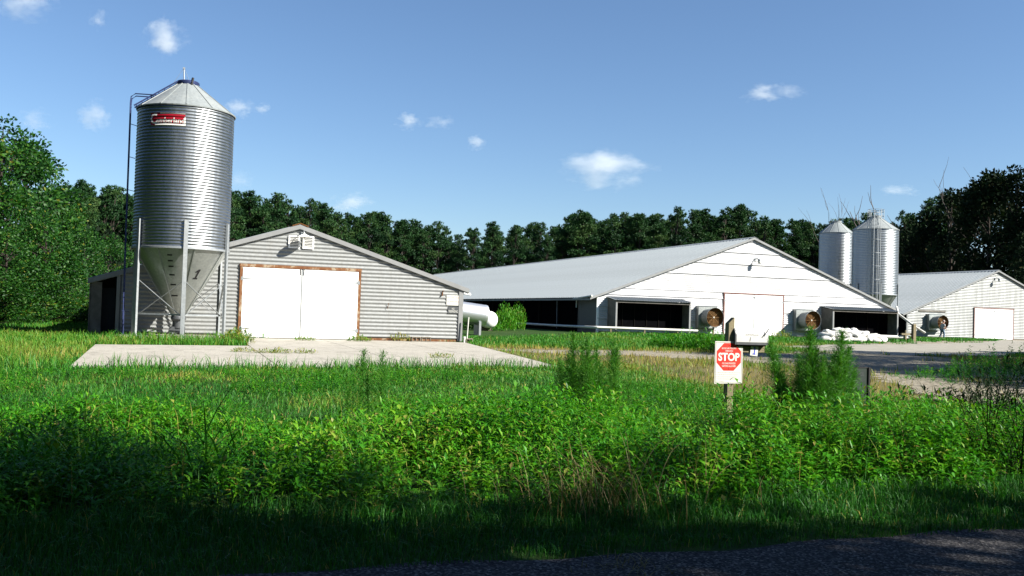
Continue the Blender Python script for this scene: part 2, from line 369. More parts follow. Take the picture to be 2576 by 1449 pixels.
# ------------------------------------------------------------------ building pieces
def corr_wall(mb, y0, xl, xr, z0, z1, holes=(), period=.15, amp=.014, ns=6, face=-1):
    """corrugated sheet in a plane y = y0; ridges run along x; xl, xr give its ends at each height"""
    zs = set(np.round(np.arange(z0, z1, period/ns), 4)); zs.add(z1)
    for _, _, a, b in holes: zs |= {z for z in (a, b) if z0 < z < z1}
    zs = sorted(zs); yy = [y0+face*amp*math.sin(2*math.pi*z/period) for z in zs]
    for k in range(len(zs)-1):
        za, zb = zs[k], zs[k+1]; zm = (za+zb)/2; cuts = [(xl, None)]
        hs = sorted((h for h in holes if h[2] <= zm <= h[3]), key=lambda h: h[0]); spans = []; cur = xl
        for h in hs: spans.append((cur, (lambda z, v=h[0]: v))); cur = (lambda z, v=h[1]: v)
        spans.append((cur, xr))
        for fa, fb in spans:
            a0, a1, b0, b1 = fa(za), fa(zb), fb(za), fb(zb)
            if b0-a0 < .005 and b1-a1 < .005: continue
            b0 = max(b0, a0); b1 = max(b1, a1)
            mb.add([(a0, yy[k], za), (b0, yy[k], za), (b1, yy[k+1], zb), (a1, yy[k+1], zb)], [(0, 1, 2, 3)])
    return mb
def merged(o):
    bm = bmesh.new(); bm.from_mesh(o.data); bmesh.ops.remove_doubles(bm, verts=bm.verts[:], dist=.0015)
    for f in bm.faces: f.smooth = True
    bm.to_mesh(o.data); bm.free(); return o
def door_leaf(parent, xa, xb, y, za, zb, hinge_x, mat=None):
    d = MB().box(xa, xb, y-.05, y, za, zb).build('door', mat or M['white_paint'], parent, bevel=.006)
    s = 1 if hinge_x == xa else -1
    for z in (za+(zb-za)*.13, za+(zb-za)*.84):
        h = MB(); h.prism_xz([(hinge_x-s*.06, z-.07), (hinge_x+s*.03, z-.07), (hinge_x+s*.04, z-.03), (hinge_x+s*.42, z-.008), (hinge_x+s*.42, z+.008), (hinge_x+s*.04, z+.03), (hinge_x+s*.03, z+.07), (hinge_x-s*.06, z+.07)][::s], y-.063, y-.052)
        h.build('hinge', M['steel'], d)
    return d
def fan(label, x, wall_y, zc, group, zg, mats=('silo_roof', 'rust'), flare=1.0):
    """belt-drive exhaust fan: square housing, flared cone, rusty wire guard, timber prop"""
    f = thing('exhaust_fan', label, 'fan', (x, wall_y, zg), group)
    hb = MB().box(x-.8, x+.8, wall_y-.42, wall_y-.02, zc-.82, zc+.82).build('housing', M['silo_smooth'], f, bevel=.02)
    MB().box(x-.86, x+.86, wall_y-.46, wall_y-.40, zc+.80, zc+.86).build('top_flange', M['steel'], f)
    MB().lathe([(.62, .40), (.60, .50), (.62, .62), (.64, .9), (.67, 1.18), (.70, 1.38), (.72, 1.44), (.705, 1.45), (.68, 1.38), (.66, 1.18), (.635, .9), (.60, .6), (.585, .44)], (x, wall_y, zc), (0, -1, 0), 40).build('cone', M[mats[0]], f, 40)
    # inner face of the mouth is rusty
    MB().lathe([(.675, 1.40), (.65, 1.18), (.62, .9), (.58, .6), (.56, .5)], (x, wall_y, zc), (0, -1, 0), 40).build('cone_lining', M['rust'], f, 40)
    MB().lathe([(.02, 0), (.56, 0)], (x, wall_y-.46, zc), (0, -1, 0), 24).build('fan_back', M['darkwood'], f)
    bl = MB()
    for k in range(6):
        a = k*math.pi/3; q = Matrix.Rotation(a, 3, 'Y')
        vs = [q @ Vector(p)+Vector((x, wall_y-.62, zc)) for p in ((-.05, .05, .08), (.05, -.05, .08), (.14, -.08, .52), (-.14, .08, .52))]
        bl.add(vs, [(0, 1, 2, 3)])
    bl.build('blade', M['rust'], f)
    g = MB(); yg = wall_y-1.22
    for r in np.arange(.10, .645, .068): g.lathe([(r-.011, 0), (r, .012), (r+.011, 0), (r, -.012), (r-.011, 0)], (x, yg, zc), (0, -1, 0), 36)
    for k in range(8):
        a = k*math.pi/4; g.bar((x, yg-.012, zc), (x+.65*math.cos(a), yg-.012, zc+.65*math.sin(a)), .016)
    gd = g.build('guard', M['rust_light'], f)
    MB().lathe([(.001, .04), (.05, .035), (.06, 0), (.05, -.03)], (x, yg-.02, zc), (0, -1, 0), 12).build('hub', M['pvc'], gd, 40)
    MB().box(x+.02, x+.12, wall_y-1.15, wall_y-1.05, zg, zc-.655).build('prop_post', M['wood'], f)
    return f
def wall_lamp(label, x, y, z, shade=False):
    """yard light on a short arm out of the gable"""
    l = thing('wall_lamp', label, 'lamp', (x, y, z))
    MB().box(x-.09, x+.09, y-.06, y-.016, z-.02, z+.2).build('bracket', M['steel'], l)
    if shade:
        MB().tube([(x, y-.04, z+.12), (x, y-.12, z+.22), (x, y-.3, z+.24), (x, y-.46, z+.16), (x, y-.47, z+.05)], .018, 8).build('arm', M['steel'], l, 60)
        MB().lathe([(.04, .10), (.09, .07), (.22, .01), (.30, -.03), (.29, -.035), (.2, 0), (.05, .05)], (x, y-.47, z), (0, 0, 1), 28).build('lamp_shade', M['white_paint'], l, 40)
        MB().lathe([(.001, -.12), (.03, -.10), (.045, -.05), (.03, .02)], (x, y-.47, z), (0, 0, 1), 12).build('bulb', M['pvc'], l, 60)
    else:
        MB().tube([(x, y-.04, z+.15), (x+.02, y-.2, z+.2), (x+.06, y-.42, z+.08)], .03, 8).build('arm', M['steel'], l, 60)
        MB().lathe([(.10, .12), (.13, .05), (.13, -.02), (.11, -.04)], (x+.07, y-.46, z+.02), (0, 0, 1), 16, True).build('lamp_head', M['steel'], l, 40)
        MB().lathe([(.12, -.04), (.13, -.14), (.10, -.22), (.04, -.25)], (x+.07, y-.46, z+.02), (0, 0, 1), 16, True).build('lamp_shade', M['pvc'], l, 60)
    return l
def roof_sheet_mesh(name, length_y, run, drop, ribs, mat):
    """one roofing sheet: ribs run down the slope; local origin at the ridge, slope goes to -x"""
    prof = []
    p = length_y/ribs
    for k in range(ribs): prof += [(k*p, 0), (k*p+p*.30, 0), (k*p+p*.38, .055), (k*p+p*.62, .055), (k*p+p*.70, 0)]
    prof.append((length_y, 0)); L = math.hypot(run, drop); nx, nz = -drop/L, run/L
    mb = MB(); n = len(prof); vs = [(nx*h, y, nz*h) for y, h in prof]+[(-run+nx*h, y, -drop+nz*h) for y, h in prof]
    mb.add(vs, [(i, i+1, n+i+1, n+i) for i in range(n-1)])
    me = mb.mesh(name); me.materials.append(mat); return me
def text_mesh(body, size=1.0, bold=0):
    cu = bpy.data.curves.new('t', 'FONT'); cu.body = body; cu.size = size; cu.align_x = 'CENTER'; cu.align_y = 'CENTER'; cu.resolution_u = 3; cu.offset = bold
    o = bpy.data.objects.new('t', cu); C.objects.link(o); dg = bpy.context.evaluated_depsgraph_get(); dg.update()
    me = bpy.data.meshes.new_from_object(o.evaluated_get(dg)); bpy.data.objects.remove(o); bpy.data.curves.remove(cu); return me
def lettering(name, body, mat, parent, origin, ax, ay, width, height, bold=0, thick=.0015):
    """flat letters fitted into width x height on the plane spanned by ax, ay at origin, raised a little"""
    me = text_mesh(body, 1.0, bold); co = np.empty(len(me.vertices)*3, np.float32); me.vertices.foreach_get('co', co); co = co.reshape(-1, 3)
    lo, hi = co.min(0), co.max(0); c = (lo+hi)/2; ax, ay = np.array(ax), np.array(ay); nz = np.cross(ax, ay)
    u = (co[:, 0]-c[0])/(hi[0]-lo[0])*width; v = (co[:, 1]-c[1])/max(hi[1]-lo[1], 1e-6)*height
    P = np.array(origin)+u[:, None]*ax+v[:, None]*ay+nz*thick-np.array(rootloc(parent))
    me.vertices.foreach_set('co', P.astype(np.float32).ravel()); me.update(); me.materials.clear()
    return link(name, me, parent, mat)
def atY(px, py, Y):
    d = ray(px, py); return Vector((0, 0, CAMH))+d*(Y/d.y)

# ------------------------------------------------------------------ grey barn on the left
def gable(ax, az, sl): return lambda x: az-abs(x-ax)*sl
def gable_ends(ax, az, sl, x0, x1):
    return (lambda z: max(x0, ax-(az-z)/sl)), (lambda z: min(x1, ax+(az-z)/sl))
B1Y = 38.8
b1 = thing('barn', 'low grey corrugated metal barn with white double doors behind the near silo', 'barn', (4.23, B1Y, 0))
ax, az, sl = 4.23, 4.60, .323
xl, xr = gable_ends(ax, az, sl, -2.42, 11.15)
wall = merged(corr_wall(MB(), B1Y, xl, xr, .17, az, [(1.92, 6.82, .17, 3.0)], .157, .017).build('wall', M['siding'], b1))
MB().box(-2.42, 11.15, B1Y+.03, B1Y+.2, 0, .165).build('footing', M['block'], b1)
MB().box(7.0, 11.0, B1Y-.055, B1Y+.02, .03, .12).build('sill_board', M['frame'], b1)
MB().box(-2.46, -2.42, B1Y+.1, 92, 0, 2.4).build('side_wall', M['siding'], b1)
MB().box(11.15, 11.19, B1Y+.1, 92, 0, 2.36).build('side_wall', M['siding'], b1)
MB().box(11.08, 11.28, B1Y-.05, B1Y+.16, .06, 2.32).build('corner_trim', M['fascia'], b1, bevel=.006)
for s, xe in ((1, 11.52), (-1, -3.62)):
    ze = az-abs(xe-ax)*sl; L = xe-ax
    r_ = MB(); n = 190
    for k in range(n):                                             # ribbed roofing laid in strips
        y0 = B1Y-.10+k*.285; h = .10
        r_.add([(ax, y0, az+h), (xe, y0, ze+h), (xe, y0+.20, ze+h), (ax, y0+.20, az+h), (xe, y0+.24, ze+h+.03), (ax, y0+.24, az+h+.03), (xe, y0+.285, ze+h), (ax, y0+.285, az+h)], [(0, 1, 2, 3), (3, 2, 4, 5), (5, 4, 6, 7)])
    r_.build('roof', M['roof'], b1)
    MB().prism_xz([(ax, az+.10), (ax, az-.08), (xe, ze-.08), (xe, ze+.10)][::s], B1Y-.11, B1Y-.08).build('fascia', M['fascia'], b1)
    MB().prism_xz([(ax, az-.02), (ax, az-.10), (xe, ze-.10), (xe, ze-.02)][::s], B1Y-.075, B1Y-.025).build('soffit', M['siding'], b1)
MB().prism_xz([(11.29, 2.12), (11.62, 2.07), (11.60, 2.16), (11.29, 2.25)], B1Y-.07, B1Y+.3).build('eave_return', M['white_paint'], b1)
MB().prism_xz([(ax-.30, az+.02), (ax, az+.13), (ax+.32, az+.01), (ax+.34, az+.05), (ax, az+.165), (ax-.33, az+.05)], B1Y-.13, B1Y+.1).build('ridge_cap', M['rust'], b1)
# doors and peeling frame
fr = MB().box(1.94, 2.04, B1Y-.075, B1Y+.05, .04, 2.97).build('door_post', M['frame'], b1)
MB().box(6.70, 6.80, B1Y-.075, B1Y+.05, .04, 2.97).build('door_post', M['frame'], b1)
MB().box(1.92, 6.82, B1Y-.085, B1Y+.05, 2.88, 3.0).build('door_header', M['frame'], b1)
dl = door_leaf(b1, 2.05, 4.355, B1Y-.02, .05, 2.86, 2.05); dr = door_leaf(b1, 4.405, 6.69, B1Y-.02, .05, 2.86, 6.69)
MB().box(4.358, 4.402, B1Y-.08, B1Y-.035, .05, 2.84).build('centre_strip', M['steel'], b1)
for x in (4.31, 4.45): MB().box(x-.02, x+.02, B1Y-.082, B1Y-.071, 2.62, 2.86).build('latch', M['black'], dl if x < 4.4 else dr)
MB().tube([(4.41, B1Y-.085, .78), (4.47, B1Y-.11, .78)], .012, 6).build('handle', M['steel'], dr)
# twin louvred vents
for x0 in (3.79, 4.36):
    v = MB(); z0, z1, wd = 3.72, 4.24, .45
    for a in ((x0, x0+.05, z0, z1), (x0+wd-.05, x0+wd, z0, z1), (x0+.05, x0+wd-.05, z0, z0+.05), (x0+.05, x0+wd-.05, z1-.05, z1)): v.box(a[0], a[1], B1Y-.06, B1Y-.021, a[2], a[3])
    vf = v.build('vent', M['white_paint'], b1)
    MB().box(x0+.05, x0+wd-.05, B1Y-.0205, B1Y-.0195, z0+.05, z1-.05).build('vent_back', M['black'], vf)
    for k in range(7):
        z = z0+.085+k*.062
        MB().bar((x0+.05, B1Y-.042, z), (x0+wd-.05, B1Y-.042, z), .042, .012, (0, .6, 1)).build('slat', M['white_paint'], vf)
wall_lamp('white shaded gooseneck lamp above the twin louvred vents of the grey barn', 4.36, B1Y, 4.20, True)
# lean-to at the left end: dark doorway behind a post
MB().box(-3.56, -3.50, B1Y+.05, B1Y+9, 0, 2.06).build('lean_to_wall', M['plywood'], b1)
MB().box(-3.50, -2.46, B1Y+.9, B1Y+.94, 0, 2.3).build('lean_to_back', M['darkwood'], b1)
MB().box(-3.28, -2.70, B1Y+.85, B1Y+.895, .05, 1.85).build('lean_to_door', M['black'], b1)
MB().box(-3.52, -3.12, B1Y+.05, B1Y+.09, .0, 2.05).build('lean_to_panel', M['plywood'], b1)
MB().box(-2.60, -2.47, B1Y-.03, B1Y+.1, 0, 2.32).build('lean_to_post', M['fascia'], b1)
# signs and small things on and beside the wall
def sign_board(name, label, cat, p, wd, ht, mat, thick=.012):
    s = thing(name, label, cat, p); x, y, z = p
    MB().box(x-wd/2, x+wd/2, y-thick, y, z, z+ht).build('board', mat, s, bevel=.003); return s
s = sign_board('warning_sign', 'white square sign with faded red lettering at the barn corner', 'sign', (10.82, B1Y-.022, 1.60), .58, .44, M['signwhite'])
lettering('lettering', 'RESTRICTED', M['faded_red'], s, (10.82, B1Y-.034, 1.94), (1, 0, 0), (0, 0, 1), .50, .085)
lettering('lettering', 'NO ADMITTANCE', M['faded_red'], s, (10.82, B1Y-.034, 1.77), (1, 0, 0), (0, 0, 1), .50, .08)
s = sign_board('trespass_sign', 'small dark grey no trespassing sign under the white sign', 'sign', (10.84, B1Y-.024, 1.26), .46, .29, M['mailgrey'])
lettering('lettering', 'NO', M['signwhite'], s, (10.84, B1Y-.036, 1.46), (1, 0, 0), (0, 0, 1), .11, .085)
lettering('lettering', 'TRESPASSING', M['signwhite'], s, (10.84, B1Y-.036, 1.345), (1, 0, 0), (0, 0, 1), .42, .10)
b = MB(); b.box(10.32, 10.36, B1Y-.05, B1Y-.018, 2.02, 2.20); b.bar((10.34, B1Y-.06, 2.19), (10.37, B1Y-.09, 2.22), .04); b.bar((10.34, B1Y-.06, 2.04), (10.31, B1Y-.08, 2.01), .04)
tag(own_base(b.build('rusty_bracket', M['rust']), (10.34, B1Y, 2.0)), 'small rusty bracket fixed to the barn wall above the white sign', 'bracket')
b = MB(); b.tube([(7.98, B1Y-.02, 1.42), (7.99, B1Y-.06, 1.55), (8.0, B1Y-.06, 1.62)], .012, 6); b.tube([(7.98, B1Y-.06, 1.5), (7.97, B1Y-.07, 1.36)], .008, 6)
tag(own_base(b.build('wall_hook', M['rust']), (7.98, B1Y, 1.4)), 'thin rusty hook hanging on the plain part of the grey barn wall', 'hook')
def cinder_block(label, x, y, z, rz):
    b = MB(); q = Matrix.Rotation(rz, 3, 'Z'); t_ = .035
    for a in ((-.2, .2, -.1, -.1+t_, -.1, .1), (-.2, .2, .1-t_, .1, -.1, .1), (-.2, -.2+t_, -.065, .065, -.1, .1), (.2-t_, .2, -.065, .065, -.1, .1), (-t_/2, t_/2, -.065, .065, -.1, .1)):
        b.box(*a)
    q = q @ Matrix.Rotation(R(90), 3, 'X'); b.v = [tuple(q @ Vector(p)+Vector((x, y, z+.1))) for p in b.v]
    return tag(own_base(b.build('cinder_block', M['block'], bevel=.006), (x, y, z)), label, 'concrete block', 'loose concrete blocks by the barn')
cinder_block('left of two loose concrete blocks lying at the barn wall', 9.12, 38.35, .03, .1)
cinder_block('right of two loose concrete blocks lying at the barn wall', 9.58, 38.38, .03, -.15)
cinder_block('concrete block at the barn corner holding the white pipe', 11.48, 38.5, .0, .5)
tag(own_base(MB().tube([(11.42, 38.5, .15), (11.47, 38.5, 1.12)], .028, 10).build('standpipe', M['pvc'], None, 50), (11.42, 38.5, .15)), 'thin white plastic pipe standing upright at the barn corner', 'pipe')
tag(own_base(MB().lathe([(.05, 0), (.05, .17), (.06, .17), (.06, .23), (.045, .25)], (11.27, 38.38, .03), n=14, cap=True).build('pipe_stub', M['pvc'], None, 40), (11.27, 38.38, .03)), 'short capped white pipe stub at the barn corner by the block', 'pipe')

# ------------------------------------------------------------------ long white barn and the far barn
def bump_out(name, barn, x0, x1, yw, z0, z1, d=1.4):
    """shallow lean-to box over a wall opening, its front open and dark"""
    yf = yw-d
    MB().box(x0, x0+.05, yf, yw-.03, z0-.1, z1+.05).build('inlet_side', M['plywood'], barn)
    MB().box(x1-.05, x1, yf, yw-.03, z0-.1, z1+.05).build('inlet_side', M['plywood'], barn)
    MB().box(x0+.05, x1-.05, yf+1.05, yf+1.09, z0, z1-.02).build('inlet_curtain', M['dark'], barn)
    for x in np.linspace(x0+1.0, x1-1.0, 5): MB().box(x-.02, x+.02, yf+1.0, yf+1.048, z0, z1-.1).build('inlet_stud', M['darkwood'], barn)
    MB().box(x0-.02, x1+.02, yf-.03, yf+.05, z1-.17, z1-.04).build('inlet_header', M['plywood'], barn)
    MB().box(x0-.03, x0+.09, yf-.05, yf+.06, z0-.3, z1-.175).build('inlet_post', M['fascia'], barn)
    MB().box(x1-.09, x1+.03, yf-.05, yf+.06, z0-.3, z1-.175).build('inlet_post', M['fascia'], barn)
    MB().box(x0, x1, yf, yf+.1, z0-.15, z0).build('inlet_sill', M['plywood'], barn)
    r_ = MB(); n = int((x1-x0+.2)/.2)
    for k in range(n):
        x = x0-.1+k*.2; zf, zb = z1, z1+.24; ya, yb = yf-.14, yw-.03
        r_.add([(x, ya, zf), (x+.13, ya, zf), (x+.13, yb, zb), (x, yb, zb), (x+.165, ya, zf+.035), (x+.165, yb, zb+.035), (x+.2, ya, zf), (x+.2, yb, zb)], [(0, 1, 2, 3), (1, 4, 5, 2), (4, 6, 7, 5)])
        r_.add([(x, ya, zf-.012), (x+.2, ya, zf-.012), (x+.2, yb, zb-.012), (x, yb, zb-.012)], [(3, 2, 1, 0)])
    r_.build('inlet_roof', M['roof'], barn)
def big_barn(label, Y, ax, az, sl, x0, x1, mat, doors, length, base, row, period, over=.62, side='white'):
    b = thing('barn', label, 'barn', (ax, Y, base)); xl, xr = gable_ends(ax, az, sl, x0, x1)
    dx0, dx1, dz = doors; z = base+.12; k = 0
    me_rows = []
    while z < az-.05:
        z2 = min(z+row, az)
        if row > 5:
            merged(corr_wall(MB(), Y, xl, xr, z, az, [(dx0-.11, dx1+.11, 0, dz+.1)], period, .018, 6).build('wall', mat, b)); break
        cuts = [(xl, xr)] if z > dz+.099 else [(xl, (lambda q: dx0-.11)), ((lambda q: dx1+.11), xr)]
        if z < dz+.099: z2 = min(z2, dz+.1)
        elif z < dz+.101: z2 = min(base+.12+row*(k+1) if base+.12+row*(k+1) > z+.2 else z+row, az)
        for ca, cb in cuts:
            mb = MB(); corr_wall(mb, Y, ca, cb, z, z2, (), period, .016, 6)
            mb.v = [(x, y-.045*(z2-zz)/(z2-z), zz) for x, y, zz in mb.v]  # lapped like shingles: lower edge stands proud
            if mb.f: merged(mb.build('wall_sheet', mat, b))
        z = z2; k += 1
    MB().box(x0, dx0-.15, Y+.02, Y+.2, base-.1, base+.115).build('footing', M['block'], b)
    MB().box(dx1+.15, x1, Y+.02, Y+.2, base-.1, base+.115).build('footing', M['block'], b)
    ze = az-(ax-x0+over)*sl; run = ax-x0+over; drop = run*sl
    me = roof_sheet_mesh('roof_sheet', .91, run, drop, 2, M['roof'])
    n = int(length/.91)
    for i in range(n):
        o = link('roof_sheet', me, b); o.location = Vector((ax, Y-.12+i*.91, az+.09+(.004 if i % 2 else 0)))-rootloc(b)
    me2 = me.copy(); me2.materials.clear(); me2.transform(Matrix.Scale(-1, 4, (1, 0, 0))); rr = MB(); me2.flip_normals()
    for i in range(n):
        rr.add([Vector(v.co)+Vector((ax, Y-.12+i*.91, az+.09)) for v in me2.vertices], [tuple(p.vertices) for p in me2.polygons])
    rr.build('roof', M['roof'], b)
    c = MB(); ye = Y-.14+n*.91
    c.prism_xz([(ax-.32, az+.02), (ax, az+.135), (ax+.32, az+.02), (ax+.32, az+.04), (ax, az+.155), (ax-.32, az+.04)], Y-.17, ye)
    for i in range(n*3):                                            # corrugated closure strip under the cap
        y = Y-.1+i*.303; c.box(ax-.33, ax-.27, y, y+.15, az-.045, az+.005)
    c.build('ridge_cap', M['roof'], b)
    for s, xe in ((1, ax+run), (-1, ax-run)):
        zz = az-run*sl
        MB().prism_xz([(ax, az+.10), (ax, az-.06), (xe, zz-.06), (xe, zz+.10)][::s], Y-.17, Y-.125).build('fascia', M['fascia'], b)
        MB().prism_xz([(ax, az-.02), (ax, az-.07), (xe, zz-.07), (xe, zz-.02)][::s], Y-.12, Y-.04).build('soffit', M['plywood'], b)
        MB().box(xe-.03 if s > 0 else xe-.02, xe+.02 if s > 0 else xe+.03, Y-.10, ye-.05, zz-.10, zz+.03).build('eave_board', M['fascia'], b)
    # doors
    for xx in (dx0-.10, dx1): MB().box(xx, xx+.10, Y-.09, Y+.05, base, dz+.10).build('door_post', M['frame2'], b)
    MB().box(dx0-.12, dx1+.12, Y-.10, Y+.05, dz, dz+.10).build('door_header', M['frame2'], b)
    xm = (dx0+dx1)/2
    door_leaf(b, dx0+.01, xm-.025, Y-.03, base+.08, dz-.02, dx0+.01); d2 = door_leaf(b, xm+.025, dx1-.01, Y-.03, base+.08, dz-.02, dx1-.01)
    MB().box(xm-.022, xm+.022, Y-.10, Y-.05, base+.08, dz-.03).build('centre_strip', M['steel'], b)
    MB().box(xm-.14, xm+.14, Y-.11, Y-.084, dz-.24, dz-.19).build('latch', M['mailgrey'], d2)
    # sides
    MB().box(x1, x1+.04, Y+.05, Y+n*.91-.8, base-.1, az-(x1-ax)*sl-.02).build('side_wall', mat, b)
    return b, ze
Y2 = 60
b2, ze2 = big_barn('long white corrugated metal barn with two round fans and open dark side', Y2, 40.0, 7.50, .3725, 27.3, 53.05, M['white_siding'], (37.62, 42.70, 3.30), 96, .15, .87, .145)
MB().box(27.26, 27.30, Y2+.05, 63.1, .1, 2.72).build('side_wall', M['mailgrey'], b2)
MB().box(27.26, 27.42, Y2-.05, Y2+.03, .1, 2.72).build('corner_trim', M['white_paint'], b2)
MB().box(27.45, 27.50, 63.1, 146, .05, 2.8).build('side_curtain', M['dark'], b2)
for y in np.arange(63.2, 146, 4.1): MB().box(27.25, 27.40, y-.07, y+.07, 0, 2.72).build('side_post', M['plywood'] if y < 64 else M['darkwood'], b2)
MB().tube([(26.9, 66.5, .3), (26.9, 66.6, 2.5)], .02, 6).build('curtain_winch_pole', M['steel'], b2)
MB().tube([(26.75, 63.0, 2.55), (26.75, Y2-.3, 2.75)], .07, 8).build('gutter', M['pvc'], b2, 40)
MB().tube([(27.0, 63.0, 2.5), (27.0, 63.0, 1.9)], .05, 8).build('downpipe', M['pvc'], b2, 40)
bump_out('inlet', b2, 28.1, 33.95, Y2, .62, 2.50)
bump_out('inlet', b2, 46.25, 52.35, Y2, .50, 2.42)
fan('round rusty-mouthed exhaust fan left of the white barn doors', 36.0, Y2, 1.50, 'exhaust fans on the barn ends', .15)
fan('round rusty-mouthed exhaust fan right of the white barn doors', 44.45, Y2, 1.52, 'exhaust fans on the barn ends', .15)
wall_lamp('small yard lamp high on the gable of the white barn', 40.2, Y2, 5.85)
p = MB().tube([(26.5, 74, .52), (26.45, 66, .52), (26.4, 58.6, .56), (26.55, 58.35, .57), (30, 58.3, .54), (34.4, 58.25, .50)], .09, 10).build('feed_pipe', M['pvc'], None, 50)
tag(own_base(p, (28, 58.3, .4)), 'long white pipe lying low along the front of the white barn, left', 'pipe')
for x in (27.6, 30.2, 32.8): MB().box(x-.04, x+.04, 58.25, 58.35, 0, .47).build('pipe_stand', M['wood'], p)
q0, q1 = atY(2205, 846, 57.8), atY(2286, 849, 57.6)
p = MB().tube([q0, q1], .13, 10).build('feed_pipe', M['pvc'], None, 50)
tag(own_base(p, (q0.x, 57.8, .2)), 'thick white pipe lying in the grass right of the white bags', 'pipe')
p = MB().tube([atY(2255, 771, 59.2), atY(2260, 790, 58.9), atY(2302, 822, 57.6), atY(2328, 838, 57.1)], .085, 10).build('downspout', M['pvc'], None, 50)
tag(own_base(p, (53.2, 59, .3)), 'white downspout slanting from the white barn corner to the ground', 'pipe')
qx = atY(2299, 840, 57.35).x
tag(own_base(MB().box(qx-.13, qx+.13, 57.25, 57.5, .1, atY(2299, 815, 57.35).z).build('fence_post', M['wood'], bevel=.01), (qx, 57.35, .1)), 'stout wooden post standing under the slanting white downspout', 'post')
tag(own_base(MB().box(qx-1.1, qx-.16, 57.4, 57.55, .62, .76).box(qx-.75, qx-.62, 57.42, 57.53, .1, .62).box(qx-.72, qx-.66, 57.42, 57.53, .76, 1.0).build('plank_rail', M['wood']), (qx-.6, 57.5, .1)), 'low weathered timber rail beside the post at the white barn corner', 'rail')
Y3 = 75
b3, ze3 = big_barn('pale grey barn with white doors at the far right', Y3, 79.83, 7.32, .400, 68.15, 91.55, M['siding3'], (76.80, 81.95, 3.36), 58, .15, 9, .16)
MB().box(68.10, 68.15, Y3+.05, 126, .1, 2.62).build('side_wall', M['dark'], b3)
MB().box(68.08, 68.26, Y3-.05, Y3+.03, .1, 2.62).build('corner_trim', M['fascia'], b3)
MB().box(69.6, 73.0, Y3-.05, Y3-.024, 2.80, 2.98).build('patch_board', M['plywood'], b3)
fan('round rusty-mouthed exhaust fan on the far barn beside the person', 71.35, Y3, 1.78, 'exhaust fans on the barn ends', .15)
wall_lamp('small yard lamp high on the gable of the far right barn', 79.5, Y3, 6.42)

